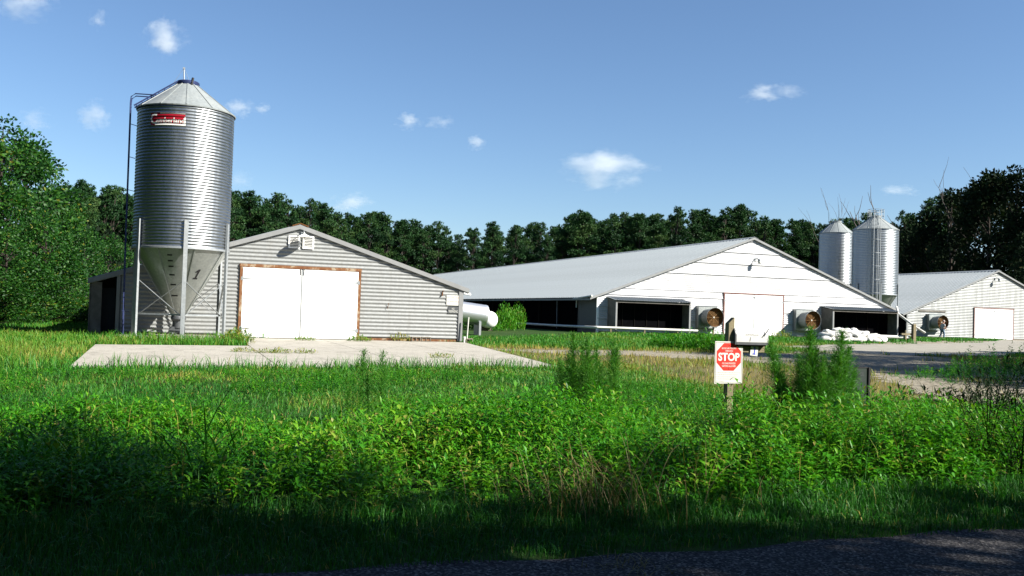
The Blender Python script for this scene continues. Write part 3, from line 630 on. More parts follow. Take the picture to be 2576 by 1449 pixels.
# ------------------------------------------------------------------ feed silos
def silo(label, c, Rr, z_hop, z_cone, z_eave, z_top, rings, legs=6, leg0=5, group='feed silos', detail=True, zg=0):
    s = thing('feed_silo', label, 'silo', (c[0], c[1], zg), group); cx, cy = c
    rh = (z_eave-z_cone)/rings; per = rh/(9 if detail else 8); prof = []
    ns = 8 if detail else 6
    for k in range(int(rh/per)*ns+1): prof.append((Rr+.0115*math.sin(2*math.pi*k/ns), k*per/ns))
    me = None
    for i in range(rings):
        if me is None:
            o = MB().lathe(prof, (cx, cy, z_cone), n=120 if detail else 64).build('wall_ring', M['silo'], s, 60); me = o.data
        else: o = link('wall_ring', me, s); o.location = (0, 0, i*rh)
        o.rotation_euler = (0, 0, 0)
    ru = .36 if detail else .42; ng = 12
    for k in range(ng):                                             # roof and hopper gores with raised seams
        a0, a1 = 2*math.pi*k/ng, 2*math.pi*(k+1)/ng
        g = MB().lathe([(Rr+.05, z_eave-.03), (Rr+.06, z_eave+.01), (ru, z_top)], (cx, cy, 0), n=4, a0=a0, a1=a1)
        q = lambda r, z, a: Vector((cx, cy, z))+r*Vector((math.cos(a), math.sin(a), 0))
        p0 = MB().lathe([(Rr+.06, z_eave+.012), (ru, z_top+.004)], (cx, cy, 0), n=4, a0=a0, a1=a1)
        e0, e1 = Vector(p0.v[0]), Vector(p0.v[5])
        g.bar(e0, e1, .045, .035); g.build('roof_panel', M['silo_roof'], s)
    nh = 8
    for k in range(nh):
        a0, a1 = 2*math.pi*(k+.37)/nh, 2*math.pi*(k+1.37)/nh
        g = MB().lathe([(.22, z_hop), (Rr-.02, z_cone+.01), (Rr-.01, z_cone+.03)], (cx, cy, 0), n=6, a0=a0, a1=a1)
        g.bar(Vector(g.v[0]), Vector(g.v[7]), .05, .06); g.build('hopper_panel', M['silo_smooth'], s, 30)
    MB().lathe([(Rr+.012, z_cone-.05), (Rr+.03, z_cone-.045), (Rr+.03, z_cone+.02), (Rr+.012, z_cone+.03)], (cx, cy, 0), n=64).build('hopper_band', M['steel'], s, 40)
    b = MB().lathe([(.24, z_hop+.02), (.27, z_hop-.04), (.27, z_hop-.12), (.20, z_hop-.2), (.20, z_hop-.45)], (cx, cy, 0), n=20).box(cx-.3, cx+.25, cy-.16, cy+.16, z_hop-.62, z_hop-.40).build('auger_boot', M['mailgrey'], s, 40)
    zl = z_cone+.98; lp = []
    for k in range(legs):
        a = R(leg0+k*360/legs); d = Vector((math.sin(a), -math.cos(a), 0)); t_ = Vector((d.y, -d.x, 0)); lp.append((d, t_))
        base = Vector((cx, cy, 0))+d*(Rr+.085); L = MB()
        L.bar(base+Vector((0, 0, zg+.08)), base+Vector((0, 0, zl)), .14, .012, d)
        for sgn in (-1, 1):
            q = base+t_*sgn*.068-d*.035
            L.bar(q+Vector((0, 0, zg+.08)), q+Vector((0, 0, zl)), .010, .075, d)
        lg = L.build('leg', M['steel'], s)
        MB().box(base.x-.13, base.x+.13, base.y-.13, base.y+.13, zg+.07, zg+.082).build('foot_plate', M['steel'], lg)
    for k in range(legs):
        p1 = Vector((cx, cy, 0))+lp[k][0]*(Rr+.03); p2 = Vector((cx, cy, 0))+lp[(k+1) % legs][0]*(Rr+.03); z = Vector((0, 0, 1))
        MB().bar(p1+z*(z_hop-.02), p2+z*(z_hop+1.28), .055, .012).build('brace', M['steel'], s)
        p1b, p2b = p1-lp[k][0]*.03, p2-lp[(k+1) % legs][0]*.03
        MB().bar(p1b+z*(z_hop+1.28), p2b+z*(z_hop-.02), .055, .012).build('brace', M['steel'], s)
        MB().bar(p1-lp[k][0]*.07+z*(z_hop+.06), p2-lp[(k+1) % legs][0]*.07+z*(z_hop+.06), .012, .055).build('strut', M['steel'], s)
    MB().lathe([(ru+.03, z_top-.03), (ru+.05, z_top+.02), (ru+.05, z_top+.10), (ru+.01, z_top+.13), (.05, z_top+.16)], (cx, cy, 0), n=28).build('lid', M['blue'] if detail else M['silo_roof'], s, 40)
    return s
SC = (-.30, 36.6); SR = 1.70
tag(MB().lathe([(2.3, -.1), (2.3, .09), (2.26, .10), (0.001, .10)], (SC[0], SC[1], 0), n=40).build('silo_slab', M['concrete']), kind='structure')
s1 = silo('large near galvanized feed silo with a red name plate in front of the grey barn', SC, SR, .86, 3.32, 8.39, 9.46, 5, 6, 5)
# name plate follows the corrugation
def on_silo(phi, r, z): return Vector((SC[0]+r*math.sin(phi), SC[1]-r*math.cos(phi), z))
per = (8.39-3.32)/5/9
def rz(z): return SR+.0115*math.sin(2*math.pi*(z-3.32)/per)
def decal(name, phi0, phi1, z0, z1, mat, lift, parent=s1):
    mb = MB(); nz = max(2, int((z1-z0)/per*8)); npx = 14
    vs = [on_silo(phi0+(phi1-phi0)*i/npx, rz(z0+(z1-z0)*j/nz)+lift, z0+(z1-z0)*j/nz) for j in range(nz+1) for i in range(npx+1)]
    mb.add(vs, [(j*(npx+1)+i, j*(npx+1)+i+1, (j+1)*(npx+1)+i+1, (j+1)*(npx+1)+i) for j in range(nz) for i in range(npx)])
    return mb.build(name, mat, parent, 60)
pl = decal('name_plate', R(-44), R(-1), 7.63, 8.06, M['logo_red'], .006)
decal('plate_border', R(-37), R(-1), 7.63, 7.68, M['signwhite'], .010, pl); decal('plate_border', R(-31), R(-1), 8.035, 8.07, M['signwhite'], .010, pl)
decal('plate_border', R(-1.8), R(-.4), 7.63, 7.95, M['signwhite'], .010, pl)
def silo_text(body, phi_c, wd, zc, ht, mat, parent, embolden=0):
    me = text_mesh(body, 1.0, .02); bm = bmesh.new(); bm.from_mesh(me)
    xs_ = [v.co.x for v in bm.verts]; ys_ = [v.co.y for v in bm.verts]; cx0, cy0 = (min(xs_)+max(xs_))/2, (min(ys_)+max(ys_))/2
    kx, ky = wd/(max(xs_)-min(xs_)), ht/(max(ys_)-min(ys_))
    for v in bm.verts: v.co = ((v.co.x-cx0)*kx, (v.co.y-cy0)*ky, 0)
    z = -ht/2
    while z < ht/2:
        bmesh.ops.bisect_plane(bm, geom=bm.verts[:]+bm.edges[:]+bm.faces[:], plane_co=(0, z, 0), plane_no=(0, 1, 0)); z += per/6
    o3 = rootloc(parent)
    for v in bm.verts: v.co = on_silo(phi_c+v.co.x/SR, rz(zc+v.co.y)+.013, zc+v.co.y)-o3
    bm.to_mesh(me); bm.free(); me.materials.clear(); return link('lettering', me, parent, mat)
silo_text('umberland', R(-18.3), .98, 7.80, .20, M['signwhite'], pl)
silo_text('C', R(-39.3), .27, 7.86, .37, M['signwhite'], pl)
# slots and number on the hopper
def on_hop(phi, f, lift=.012):
    r = .22+(SR-.24)*f; return Vector((SC[0]+(r+lift)*math.sin(phi), SC[1]-(r+lift)*math.cos(phi), .86+2.47*f))
for k, f in enumerate((.88, .80, .72, .60, .46, .30)):
    a = R(-14)+.0*k; q = [on_hop(a+dx*.05/max(.3, f), f+dz) for dx, dz in ((-1, -.010), (1, -.010), (1, .010), (-1, .010))]
    MB().add(q, [(0, 1, 2, 3)]).build('sight_slot', M['black'], s1)
n1 = MB(); sh = [(-.09, 0), (.09, 0), (.09, .05), (.035, .05), (.035, .36), (-.03, .36), (-.10, .27), (-.10, .23), (-.03, .26), (-.03, .05), (-.09, .05)]
pts = [on_hop(R(31)+x/1.05+.16*(y-.15), .55+(y)*.36/.9) for x, y in sh]; n1.add(pts, [(0, 1, 2, 3, 9, 10), (3, 4, 5, 8, 9), (5, 6, 7, 8)]); n1.build('numeral', M['black'], s1)
# ladder at the left, with hoops and a second ladder up the roof
ld = MB(); X0 = SC[0]-SR-.24
for y in (36.32, 36.74):
    ld.tube([(X0+.06, y, .15), (X0+.02, y, 4), (X0, y, 8.55), (X0+.02, y, 8.78), (X0+.16, y, 8.90), (X0+.95, y, 8.93)], .022, 6)
for z in np.arange(.45, 8.6, .3): ld.tube([(X0+.04*(1-z/9), 36.32, z), (X0+.04*(1-z/9), 36.74, z)], .014, 5)
for z in (1.0, 3.2, 5.4, 6.6, 7.8): ld.bar((X0, 36.4, z), (SC[0]-SR-.0, 36.5, z-.04), .02, .02)
ld.build('ladder', M['blue'], s1, 60)
ld = MB()
for y in (36.35, 36.75): ld.bar((SC[0]-SR-.12, y, 8.47), (SC[0]-.36, y, 9.52), .03, .05)
for f in np.linspace(.05, .95, 8): ld.bar((SC[0]-SR-.12+1.46*f, 36.35, 8.47+1.05*f), (SC[0]-SR-.12+1.46*f, 36.75, 8.47+1.05*f), .02, .02)
ld.build('roof_ladder', M['blue'], s1)
pm = MB().tube([(SC[0]-.14, SC[1]-.1, 9.58), (SC[0]-.16, SC[1]-.1, 10.05)], .022, 8).box(SC[0]-.20, SC[0]-.12, SC[1]-.13, SC[1]-.07, 10.03, 10.09)
pm.tube([(SC[0]-.18, SC[1]-.1, 10.04), (SC[0]-.52, SC[1]-.2, 9.42)], .005, 4); pm.tube([(SC[0]-.14, SC[1]-.1, 10.04), (SC[0]+.02, SC[1]-.2, 9.62)], .006, 4)
pm.build('lid_mast', M['steel'], s1)
MB().bar((SC[0]+.12, SC[1]-.40, 9.40), (SC[0]+.17, SC[1]-.36, 9.68), .07, .06).build('lid_latch', M['black'], s1)
# two far silos between the barns
s2 = silo('large far feed silo with a caged front ladder, right of the far pair', (59.8, 70.0), 2.02, 1.3, 4.1, 10.05, 11.25, 5, 6, 35, detail=False, zg=.15)
s3 = silo('smaller far feed silo, left and behind the caged one', (60.2, 76.0), 1.62, 1.9, 4.3, 10.2, 11.3, 5, 6, 20, detail=False, zg=.15)
d = Vector((-59.8, -70, 0)).normalized(); t_ = Vector((-d.y, d.x, 0)); lb = Vector((59.8, 70.0, 0))+d*2.22-t_*.12; ld = MB()
for q in (-.28, .28): ld.bar(lb+t_*q+Vector((0, 0, .6)), lb+t_*q+Vector((0, 0, 11.5)), .05, .05)
for z in np.arange(.8, 11.4, .3): ld.bar(lb-t_*.28+Vector((0, 0, z)), lb+t_*.28+Vector((0, 0, z)), .03, .03)
ld.build('ladder', M['steel'], s2)
cg = MB()
for z in np.arange(3.0, 11.6, 1.2):
    cg.tube([lb+t_*(.40*math.cos(a))*1.4+d*(.75*math.sin(a))+Vector((0, 0, z)) for a in np.linspace(0, math.pi, 9)], .022, 5)
for a in np.linspace(0, math.pi, 5): cg.bar(lb+t_*.56*math.cos(a)+d*.75*math.sin(a)+Vector((0, 0, 3)), lb+t_*.56*math.cos(a)+d*.75*math.sin(a)+Vector((0, 0, 11.6)), .035, .02)
cg.build('ladder_cage', M['steel'], s2)
rl = MB()
for z in (11.35, 11.75, 11.95): rl.lathe([(.70, z), (.73, z+.02), (.70, z+.04)], (59.8, 70, 0), n=24)
for k in range(8): a = k*math.pi/4; rl.bar((59.8+.7*math.cos(a), 70+.7*math.sin(a), 10.95), (59.8+.7*math.cos(a), 70+.7*math.sin(a), 11.97), .035, .035)
rl.build('top_rail', M['steel'], s2)

# ------------------------------------------------------------------ tanks between the barns
tk = thing('propane_tank', 'white round-ended propane tank beyond the silver drum', 'tank', (18.5, 57.4, .05))
prof = [(.56*math.sin(a), -.56*math.cos(a)*.8) for a in np.linspace(.02, math.pi/2, 9)]; prof += [(r, 2.6-h) for r, h in prof[::-1]]
MB().lathe([(r, h) for r, h in prof], (18.5, 57.4, .88), (0, 1, 0), 28).build('vessel', M['tank'], tk, 50)
for y in (57.9, 59.4): MB().box(18.15, 18.85, y-.08, y+.08, .05, .5).build('saddle', M['block'], tk)
MB().lathe([(.12, 0), (.12, .14), (.02, .18)], (18.5, 58.6, 1.42), n=12).build('dome_cap', M['tank'], tk, 40)
dm = thing('steel_drum', 'shiny silver cylindrical drum lying tilted beside the grey barn corner', 'tank', (14.2, 49.4, .05))
a = Vector((15.75, 49.4, 1.16)); axd = Vector((-1, .05, .115)).normalized()
MB().lathe([(.02, 0), (.50, 0), (.57, .03), (.59, .08), (.585, .2), (.585, 3.1), (.57, 3.18), (.02, 3.2)], a, axd, 36).build('shell', simple('polished_tank_steel', (.70, .72, .74), .42, .9, .04, 2), dm, 40)
for f in (.5, 2.6):
    q = a+axd*f; MB().box(q.x-.06, q.x+.06, q.y-.5, q.y+.5, .02, q.z-.40).build('stand', M['steel'], dm)

# ------------------------------------------------------------------ white bags heaped before the right-hand opening
def bag_mesh(seed):
    r = np.random.default_rng(seed); vs = []; fs = []; nu, nv = 18, 10
    for j in range(nv+1):
        v = -math.pi/2+math.pi*j/nv
        for i in range(nu):
            u = 2*math.pi*i/nu; e = lambda x, p: math.copysign(abs(x)**p, x)
            x = .36*e(math.cos(v), .5)*e(math.cos(u), .55); y = .24*e(math.cos(v), .5)*e(math.sin(u), .55); z = .125*e(math.sin(v), .75)
            z *= 1-.45*(abs(x)/.36)**3; k = 1+.10*math.sin(3*u+seed)*math.cos(v)+.06*math.sin(7*u+2*seed+v*3)
            x = x*k; z += .03*math.sin(x*9+seed*1.3)+.018*math.sin(y*16+seed)
            vs.append((x, y, z+.12))
    for j in range(nv):
        for i in range(nu): fs.append((j*nu+i, j*nu+(i+1) % nu, (j+1)*nu+(i+1) % nu, (j+1)*nu+i))
    mb = MB().add(vs, fs); me = mb.mesh('sandbag'); me.polygons.foreach_set('use_smooth', [True]*len(me.polygons)); me.materials.append(M['bag']); return me
bag_me = [bag_mesh(i+1) for i in range(5)]; k = 0
for row, (n, z, yo, sc_, x0, x1) in enumerate(((9, .0, 0, 1.25, 40.4, 45.0), (8, .0, .55, 1.25, 40.6, 44.8), (8, .23, .14, 1.2, 40.6, 44.6), (7, .25, .6, 1.2, 40.9, 44.3), (6, .46, .32, 1.15, 41.0, 43.9), (3, .64, .4, 1.0, 41.7, 43.0))):
    for i in range(n):
        x = x0+(x1-x0)*i/(n-1)+random.uniform(-.1, .1); y = 51.9+yo+random.uniform(-.08, .08)
        o = link('sandbag', bag_me[k % 5]); k += 1
        o.location = (x, y, gz(x, y)+z+random.uniform(-.02, .03)); o.rotation_euler = (random.uniform(-.2, .2), random.uniform(-.25, .25), random.uniform(-1.2, 1.2)); o.scale = (sc_*random.uniform(.9, 1.15),)*2+(sc_*random.uniform(.95, 1.25),)
        lab = ['white bag in the front bottom row of the heap', 'white bag in the rear bottom row of the heap', 'white bag in the front middle layer of the heap', 'white bag in the rear middle layer of the heap', 'white bag in the upper layer of the heap', 'white bag on the very top of the heap'][row]
        tag(o, lab, 'sandbag', lab.replace('white bag', 'white bags'))

# ------------------------------------------------------------------ post, stop sign, mailbox
PX, PY = atY(1834, 900, 9.19).x, 9.19
pt = thing('mailbox_post', 'square wooden post with slanted top behind the red stop sign', 'post', (PX, PY, 0))
b = MB(); h = .040; zt = 1.385
b.add([(PX-h, PY-h, -.1), (PX+h, PY-h, -.1), (PX+h, PY+h, -.1), (PX-h, PY+h, -.1), (PX-h, PY-h, zt-.075), (PX+h, PY-h, zt), (PX+h, PY+h, zt), (PX-h, PY+h, zt-.075)], [(3, 2, 1, 0), (4, 5, 6, 7), (0, 1, 5, 4), (1, 2, 6, 5), (2, 3, 7, 6), (3, 0, 4, 7)])
b.build('shaft', M['wood'], pt, bevel=.004)
MB().box(PX+h, PX+.46, PY-.02, PY+.02, .985, 1.06).build('arm', M['wood'], pt, bevel=.003)
SYp = PY-h-.006; q0, q1 = atY(1799, 861, SYp), atY(1866, 965, SYp)
sx, sz, sw, shh = (q0.x+q1.x)/2, q1.z-.002, (q1.x-q0.x), q0.z-q1.z+.015
st = thing('stop_sign', 'white rectangular notice with a red octagon reading stop on the wooden post', 'sign', (sx, SYp, sz))
MB().prism_xz([(sx-sw/2, sz), (sx+sw/2, sz+.004), (sx+sw/2, sz+shh-.02), (sx+sw*.34, sz+shh-.018), (sx+sw*.33, sz+shh), (sx-sw/2, sz+shh)], SYp-.004, SYp).build('board', M['signwhite'], st)
def flat(poly, y, name, mat, par): return MB().add([(x, y, z) for x, z in poly], [tuple(range(len(poly)))]).build(name, mat, par)
oc = sz+shh*.635; ow, oh = sw*.435, shh*.325
flat([(sx+ow*a, oc+oh*b_) for a, b_ in ((-.42, -1), (.42, -1), (1, -.42), (1, .42), (.42, 1), (-.42, 1), (-1, .42), (-1, -.42))], SYp-.0055, 'octagon', M['red'], st)
ty = SYp-.007
def sl_(body, z, wd, ht, mat, bold=.012): return lettering('lettering', body, mat, st, (sx, ty+.0015, z), (1, 0, 0), (0, 0, 1), wd, ht, bold)
sl_('STOP', oc, ow*1.78, oh*.60, M['signwhite'], .035)
sl_('BIOSECURE POULTRY', oc+oh*.62, ow*1.2, oh*.12, M['signwhite']); sl_('OPERATION', oc+oh*.43, ow*.62, oh*.12, M['signwhite'])
sl_('NO UNAUTHORIZED', oc-oh*.47, ow*1.1, oh*.13, M['signwhite']); sl_('VISITORS ALLOWED', oc-oh*.67, ow*1.15, oh*.13, M['signwhite'])
for k, (tx, wd) in enumerate((("1. Authorized visitors must sign visitor's log.", .86), ('2. Coveralls, boots and hairnets required', .76), ('to enter poultry houses. No exceptions.', .74), ('3. Unauthorized equipment always asks at', .82), ('the entrance.', .30))):
    lettering('lettering', tx, M['ink'], st, (sx-sw*(.44-wd/2), ty+.0015, sz+shh*(.265-.05*k)), (1, 0, 0), (0, 0, 1), sw*wd, shh*.022)
bd = MB(); e = .010
for x0, x1, z0, z1 in ((sx-sw/2+e, sx+sw/2-e, sz+e, sz+e+.003), (sx-sw/2+e, sx+sw*.3, sz+shh-e-.003, sz+shh-e), (sx-sw/2+e, sx-sw/2+e+.003, sz+e+.003, sz+shh-e-.003), (sx+sw/2-e-.003, sx+sw/2-e, sz+e+.003, sz+shh-.03)):
    bd.add([(x0, SYp-.0056, z0), (x1, SYp-.0056, z0), (x1, SYp-.0056, z1), (x0, SYp-.0056, z1)], [(0, 1, 2, 3)])
bd.build('border_line', M['ink'], st)
for z in (oc+oh*.84, oc-oh*.87): MB().lathe([(.001, .004), (.006, .002), (.007, 0)], (sx, SYp-.006, z), (0, -1, 0), 10).build('bolt', M['black'], st)
# mailbox
mx0, mx1 = atY(1846, 845, PY-.05).x, atY(1929, 845, PY-.05).x; mz = 1.075; mw = .082
mbx = thing('mailbox', 'white metal mailbox with rounded top on the wooden post', 'mailbox', (mx0+.2, PY, mz))
arch = [(-mw, 0), (mw, 0), (mw, .105)]+[(mw*math.cos(a), .105+mw*math.sin(a)) for a in np.linspace(.15, math.pi-.15, 11)]+[(-mw, .105)]
def arch_body(x0, x1, k=1): 
    n = len(arch); vs = [(x0, PY+y*k, mz+z*(k if z > 0 else 1)) for y, z in arch]+[(x1, PY+y*k, mz+z*(k if z > 0 else 1)) for y, z in arch]
    return MB().add(vs, [tuple(range(n)), tuple(range(n, 2*n))[::-1]]+[(i, n+i, n+(i+1) % n, (i+1) % n) for i in range(n)])
arch_body(mx0+.018, mx1).build('box', M['mailbox'], mbx, 35); arch_body(mx0, mx0+.016, 1.03).build('door', M['mailgrey'], mbx, 35)
MB().box(mx0+.02, mx1, PY-mw-.004, PY-mw-.001, mz, mz+.03).build('lower_flange', M['mailgrey'], mbx)
MB().box(mx0+.03, mx1-.02, PY-.07, PY+.07, mz-.016, mz-.002).build('base_board', M['darkwood'], mbx)
MB().bar((mx1-.07, PY-mw-.012, mz+.10), (mx1-.005, PY-mw-.012, mz+.185), .012, .008).build('flag', M['mailgrey'], mbx)
lettering('lettering', 'STATION 6106', M['ink'], mbx, ((mx0+mx1)/2, PY-mw, mz+.118), (1, 0, 0), (0, 0, 1), .17, .018, thick=.004)
bn = MB(); xx = (mx0+mx1)/2-.03; bn.add([(xx, PY-mw-.003, mz+.04), (xx+.006, PY-mw-.003, mz+.04), (xx+.016, PY-mw-.003, mz+.09), (xx+.012, PY-mw-.003, mz+.09)], [(0, 1, 2, 3)]); bn.build('scratch', M['ink'], mbx)
# number plate under the mailbox
c0 = atY(1897, 882, PY-.03); nb = thing('number_plate', 'small tilted white plate with a blue number one hanging under the mailbox', 'sign', (c0.x, PY-.03, c0.z-.06))
rt = Matrix.Rotation(R(6), 3, 'Y'); MB().box(c0.x-.05, c0.x+.05, PY-.034, PY-.03, c0.z-.06, c0.z+.062, rot=rt).build('plate', M['signwhite'], nb)
sh = [(-.020, -.045), (.020, -.045), (.020, -.033), (.011, -.033), (.011, .045), (.000, .045), (-.018, .030), (-.018, .020), (-.004, .026), (-.004, -.033), (-.020, -.033)]
vs = [rt @ Vector((x, 0, z))+Vector((c0.x, PY-.0355, c0.z)) for x, z in sh]
MB().add(vs, [(0, 1, 2, 3, 9, 10), (3, 4, 5, 8, 9), (5, 6, 7, 8)]).build('numeral', M['blueink'], nb)
# dark notice board seen through the tall weeds
q0, q1 = atY(2128, 925, 8.75), atY(2184, 930, 8.75); ds = thing('dark_notice', 'dark notice board half hidden behind the tall feathery weeds', 'sign', (q0.x, 8.75, 0))
MB().box(q0.x, q1.x-.012, 8.74, 8.75, .33, q0.z).build('board', M['darksign'], ds)
MB().box(q1.x-.010, q1.x+.012, 8.725, 8.755, 0, q0.z+.01).build('upright', M['black'], ds)
MB().box(q0.x-.01, q1.x-.0105, 8.735, 8.755, q0.z+.001, q0.z+.012).build('top_edge', M['black'], ds)
lettering('lettering', 'NOTICE', M['mailgrey'], ds, ((q0.x+q1.x)/2, 8.74, q0.z-.07), (1, 0, 0), (0, 0, 1), .17, .035)

# ------------------------------------------------------------------ person by the far barn
def skin_body(name, joints, edges, mat, parent, sub=2, root=0):
    me = bpy.data.meshes.new(name); me.from_pydata([j[:3] for j in joints], edges, []); o = link(name, me, None, None)
    md = o.modifiers.new('s', 'SKIN'); md.use_smooth_shade = True; layer = me.skin_vertices[0].data
    for i, j in enumerate(joints): layer[i].radius = (j[3], j[4] if len(j) > 4 else j[3])
    layer[root].use_root = True
    o.modifiers.new('u', 'SUBSURF').levels = sub
    dg = bpy.context.evaluated_depsgraph_get(); dg.update(); m2 = bpy.data.meshes.new_from_object(o.evaluated_get(dg)); bpy.data.objects.remove(o)
    m2.materials.clear(); return link(name, m2, parent, mat)
pp = atY(2370, 842, 72.9); ph = thing('person', 'person in pale grey shirt, blue jeans and pale cap walking right before the far fan', 'person', (pp.x, 72.9, .15))
# figure walks towards +x, leaning a little forward; x forward, y to its left, z up
J = [(0, 0, .96, .13, .15), (.03, 0, 1.15, .12, .15), (.08, 0, 1.38, .12, .17), (.12, 0, 1.50, .06), (.16, 0, 1.58, .06), (.19, 0, 1.68, .095, .085), (.19, 0, 1.76, .085, .075),
     (.08, -.19, 1.42, .06), (.10, -.24, 1.16, .045), (.28, -.25, .96, .034), (.34, -.25, .90, .03), (.08, .19, 1.42, .06), (.0, .25, 1.16, .045), (-.02, .25, .92, .034), (-.01, .25, .85, .03),
     (.0, -.10, .90, .10), (.16, -.10, .50, .065), (.12, -.10, .10, .045), (.26, -.10, .05, .04), (.0, .10, .90, .10), (-.03, .10, .50, .065), (-.24, .10, .14, .045), (-.12, .10, .05, .04), (.30, 0, 1.67, .02)]
Ed = [(0, 1), (1, 2), (2, 3), (3, 4), (4, 5), (5, 6), (2, 7), (7, 8), (8, 9), (9, 10), (2, 11), (11, 12), (12, 13), (13, 14), (0, 15), (15, 16), (16, 17), (17, 18), (0, 19), (19, 20), (20, 21), (21, 22), (5, 23)]
skin_body('body', J, Ed, M['skin'], ph)
skin_body('shirt', [(.01, 0, .90, .17, .185), (.03, 0, 1.15, .15, .18), (.08, 0, 1.40, .145, .19), (.11, 0, 1.49, .08), (.08, -.20, 1.42, .085), (.09, -.24, 1.22, .075), (.08, .20, 1.42, .085), (.02, .245, 1.22, .075)], [(0, 1), (1, 2), (2, 3), (2, 4), (4, 5), (2, 6), (6, 7)], M['shirt'], ph)
skin_body('jeans', [(0, 0, .97, .16, .17), (.0, -.10, .88, .125), (.16, -.10, .50, .09), (.12, -.10, .11, .075), (.0, .10, .88, .125), (-.03, .10, .50, .09), (-.23, .10, .15, .075)], [(0, 1), (1, 2), (2, 3), (0, 4), (4, 5), (5, 6)], M['denim'], ph)
MB().lathe([(.105, -.02), (.108, .03), (.09, .08), (.04, .115), (.001, .12)], (.18, 0, 1.74), n=18).build('cap', M['cap'], ph, 60).location = (0, 0, 0)
for o in ph.children:
    if o.name.startswith('cap'): o.data.transform(Matrix.Translation(rootloc(ph)))
cp = MB().box(.27, .40, -.075, .075, 1.725, 1.74, rot=Matrix.Rotation(R(12), 3, 'Y')); cp.v = [tuple(Vector(v)+rootloc(ph)) for v in cp.v]; cp.build('cap_peak', M['cap'], ph)
for x, y, z in ((.16, -.10, .0), (-.20, .10, .05)):
    sh_ = MB().lathe([(.05, 0), (.055, .04), (.05, .09)], (x, y, z), n=12, cap=True).box(x, x+.2, y-.045, y+.045, z, z+.075); sh_.v = [tuple(Vector(v)+rootloc(ph)) for v in sh_.v]; sh_.build('shoe', M['darkwood'], ph)
# ------------------------------------------------------------------ trees
def blob_leaves(centers, radii, per, size, flat=1.0, up=.35):
    """small folded leaves through a set of blobs, denser towards their skins"""
    Bs, Ds, Ls, Ts = [], [], [], []
    for c, r in zip(centers, radii):
        n = int(per*r*r); u = unit(rng.normal(size=(n, 3))); rad = r*rng.random(n)**.38
        B = np.array(c)+u*rad[:, None]*[1, 1, flat]; D = unit(u+rng.normal(size=(n, 3))*.7+[0, 0, up-.35])
        Bs.append(B); Ds.append(D); Ls.append(size*rng.uniform(.7, 1.35, n)); Ts.append(np.clip(rng.normal(.45, .22, n)+rng.normal(0, .13), 0, 1))
    B, D, L, T = map(np.concatenate, (Bs, Ds, Ls, Ts))
    n = len(B); S = unit(np.cross(D, rng.normal(size=(n, 3)))); Wd = (L*.55)[:, None]
    V = np.stack([B, B+D*L[:, None]*.5+S*Wd/2, B+D*L[:, None], B+D*L[:, None]*.5-S*Wd/2], 1).reshape(-1, 3)
    return V, (np.arange(n)*4)[:, None]+[0, 1, 2, 3], T
def limb_tree(name, H, trunk_r, centers, mat_bark, parent, lean=(0, 0), z0=.3):
    mb = MB(); top = Vector((lean[0], lean[1], H)); pts = [Vector((lean[0]*f*f, lean[1]*f*f, H*f)) for f in np.linspace(0, .93, 7)]
    pts[0].z = -.2
    mb.tube(pts, [trunk_r*(1.25 if i == 0 else 1-.85*i/6.3) for i in range(7)], 7)
    for c in centers:
        f = max(z0, min(.9, (c[2]-.12*H)/H-.04)); b = Vector((lean[0]*f*f, lean[1]*f*f, H*f)); e = Vector(c); md_ = (b+e)/2+Vector((0, 0, .05*(e-b).length))
        mb.tube([b, md_, e], [trunk_r*.33, trunk_r*.2, trunk_r*.05], 4, False)
    return mb.build(name, mat_bark, parent, 60)
def pine(seed, H, crown0, spread, nblob, per):
    global rng
    rng = np.random.default_rng(seed); r = rng
    t = thing('pine_tree', 'pine', 'tree'); lean = (r.normal()*.35, r.normal()*.35); cs, rs = [], []
    for k in range(nblob):
        f = crown0+(1-crown0)*((k+.5)/nblob); tt_ = (f-crown0)/(1-crown0); env = min(1, (1-tt_)**.75+.10)*min(1, .55+2.2*tt_)
        a = k*2.4+r.uniform(-.6, .6); rad = spread*env*r.uniform(.45, 1.0) if k < nblob-2 else spread*.12
        cs.append((lean[0]*f*f+rad*math.cos(a), lean[1]*f*f+rad*math.sin(a), H*f*.97)); rs.append(spread*(.20+.20*r.random())*(.8+.4*env))
    B_, D_, L_, T_ = [], [], [], []
    for c, rr in zip(cs, rs):                                       # tufts: needles burst upward and outward from twig ends
        nt_ = int(per*rr*rr); u = unit(r.normal(size=(nt_, 3))); P = np.array(c)+u*(rr*r.random(nt_)**.45)[:, None]*[1, 1, .5]; tt = np.clip(r.normal(.45, .2)+r.normal(0, .16, nt_), 0, 1)
        m_ = 7; Pm = np.repeat(P, m_, 0); um = np.repeat(u, m_, 0); D = unit(r.normal(size=(nt_*m_, 3))+um*.6+[0, 0, .35])
        B_.append(Pm); D_.append(D); L_.append(r.uniform(.22, .42, nt_*m_)); T_.append(np.repeat(tt, m_))
    B, D, L, T = map(np.concatenate, (B_, D_, L_, T_)); V, q = tris(B, D, L, L*.42)
    np_mesh('crown', V, q, T, M['needle'], t)
    limb_tree('trunk', H, .013*H+.02, cs, M['bark'], t, lean, crown0*.9); return t
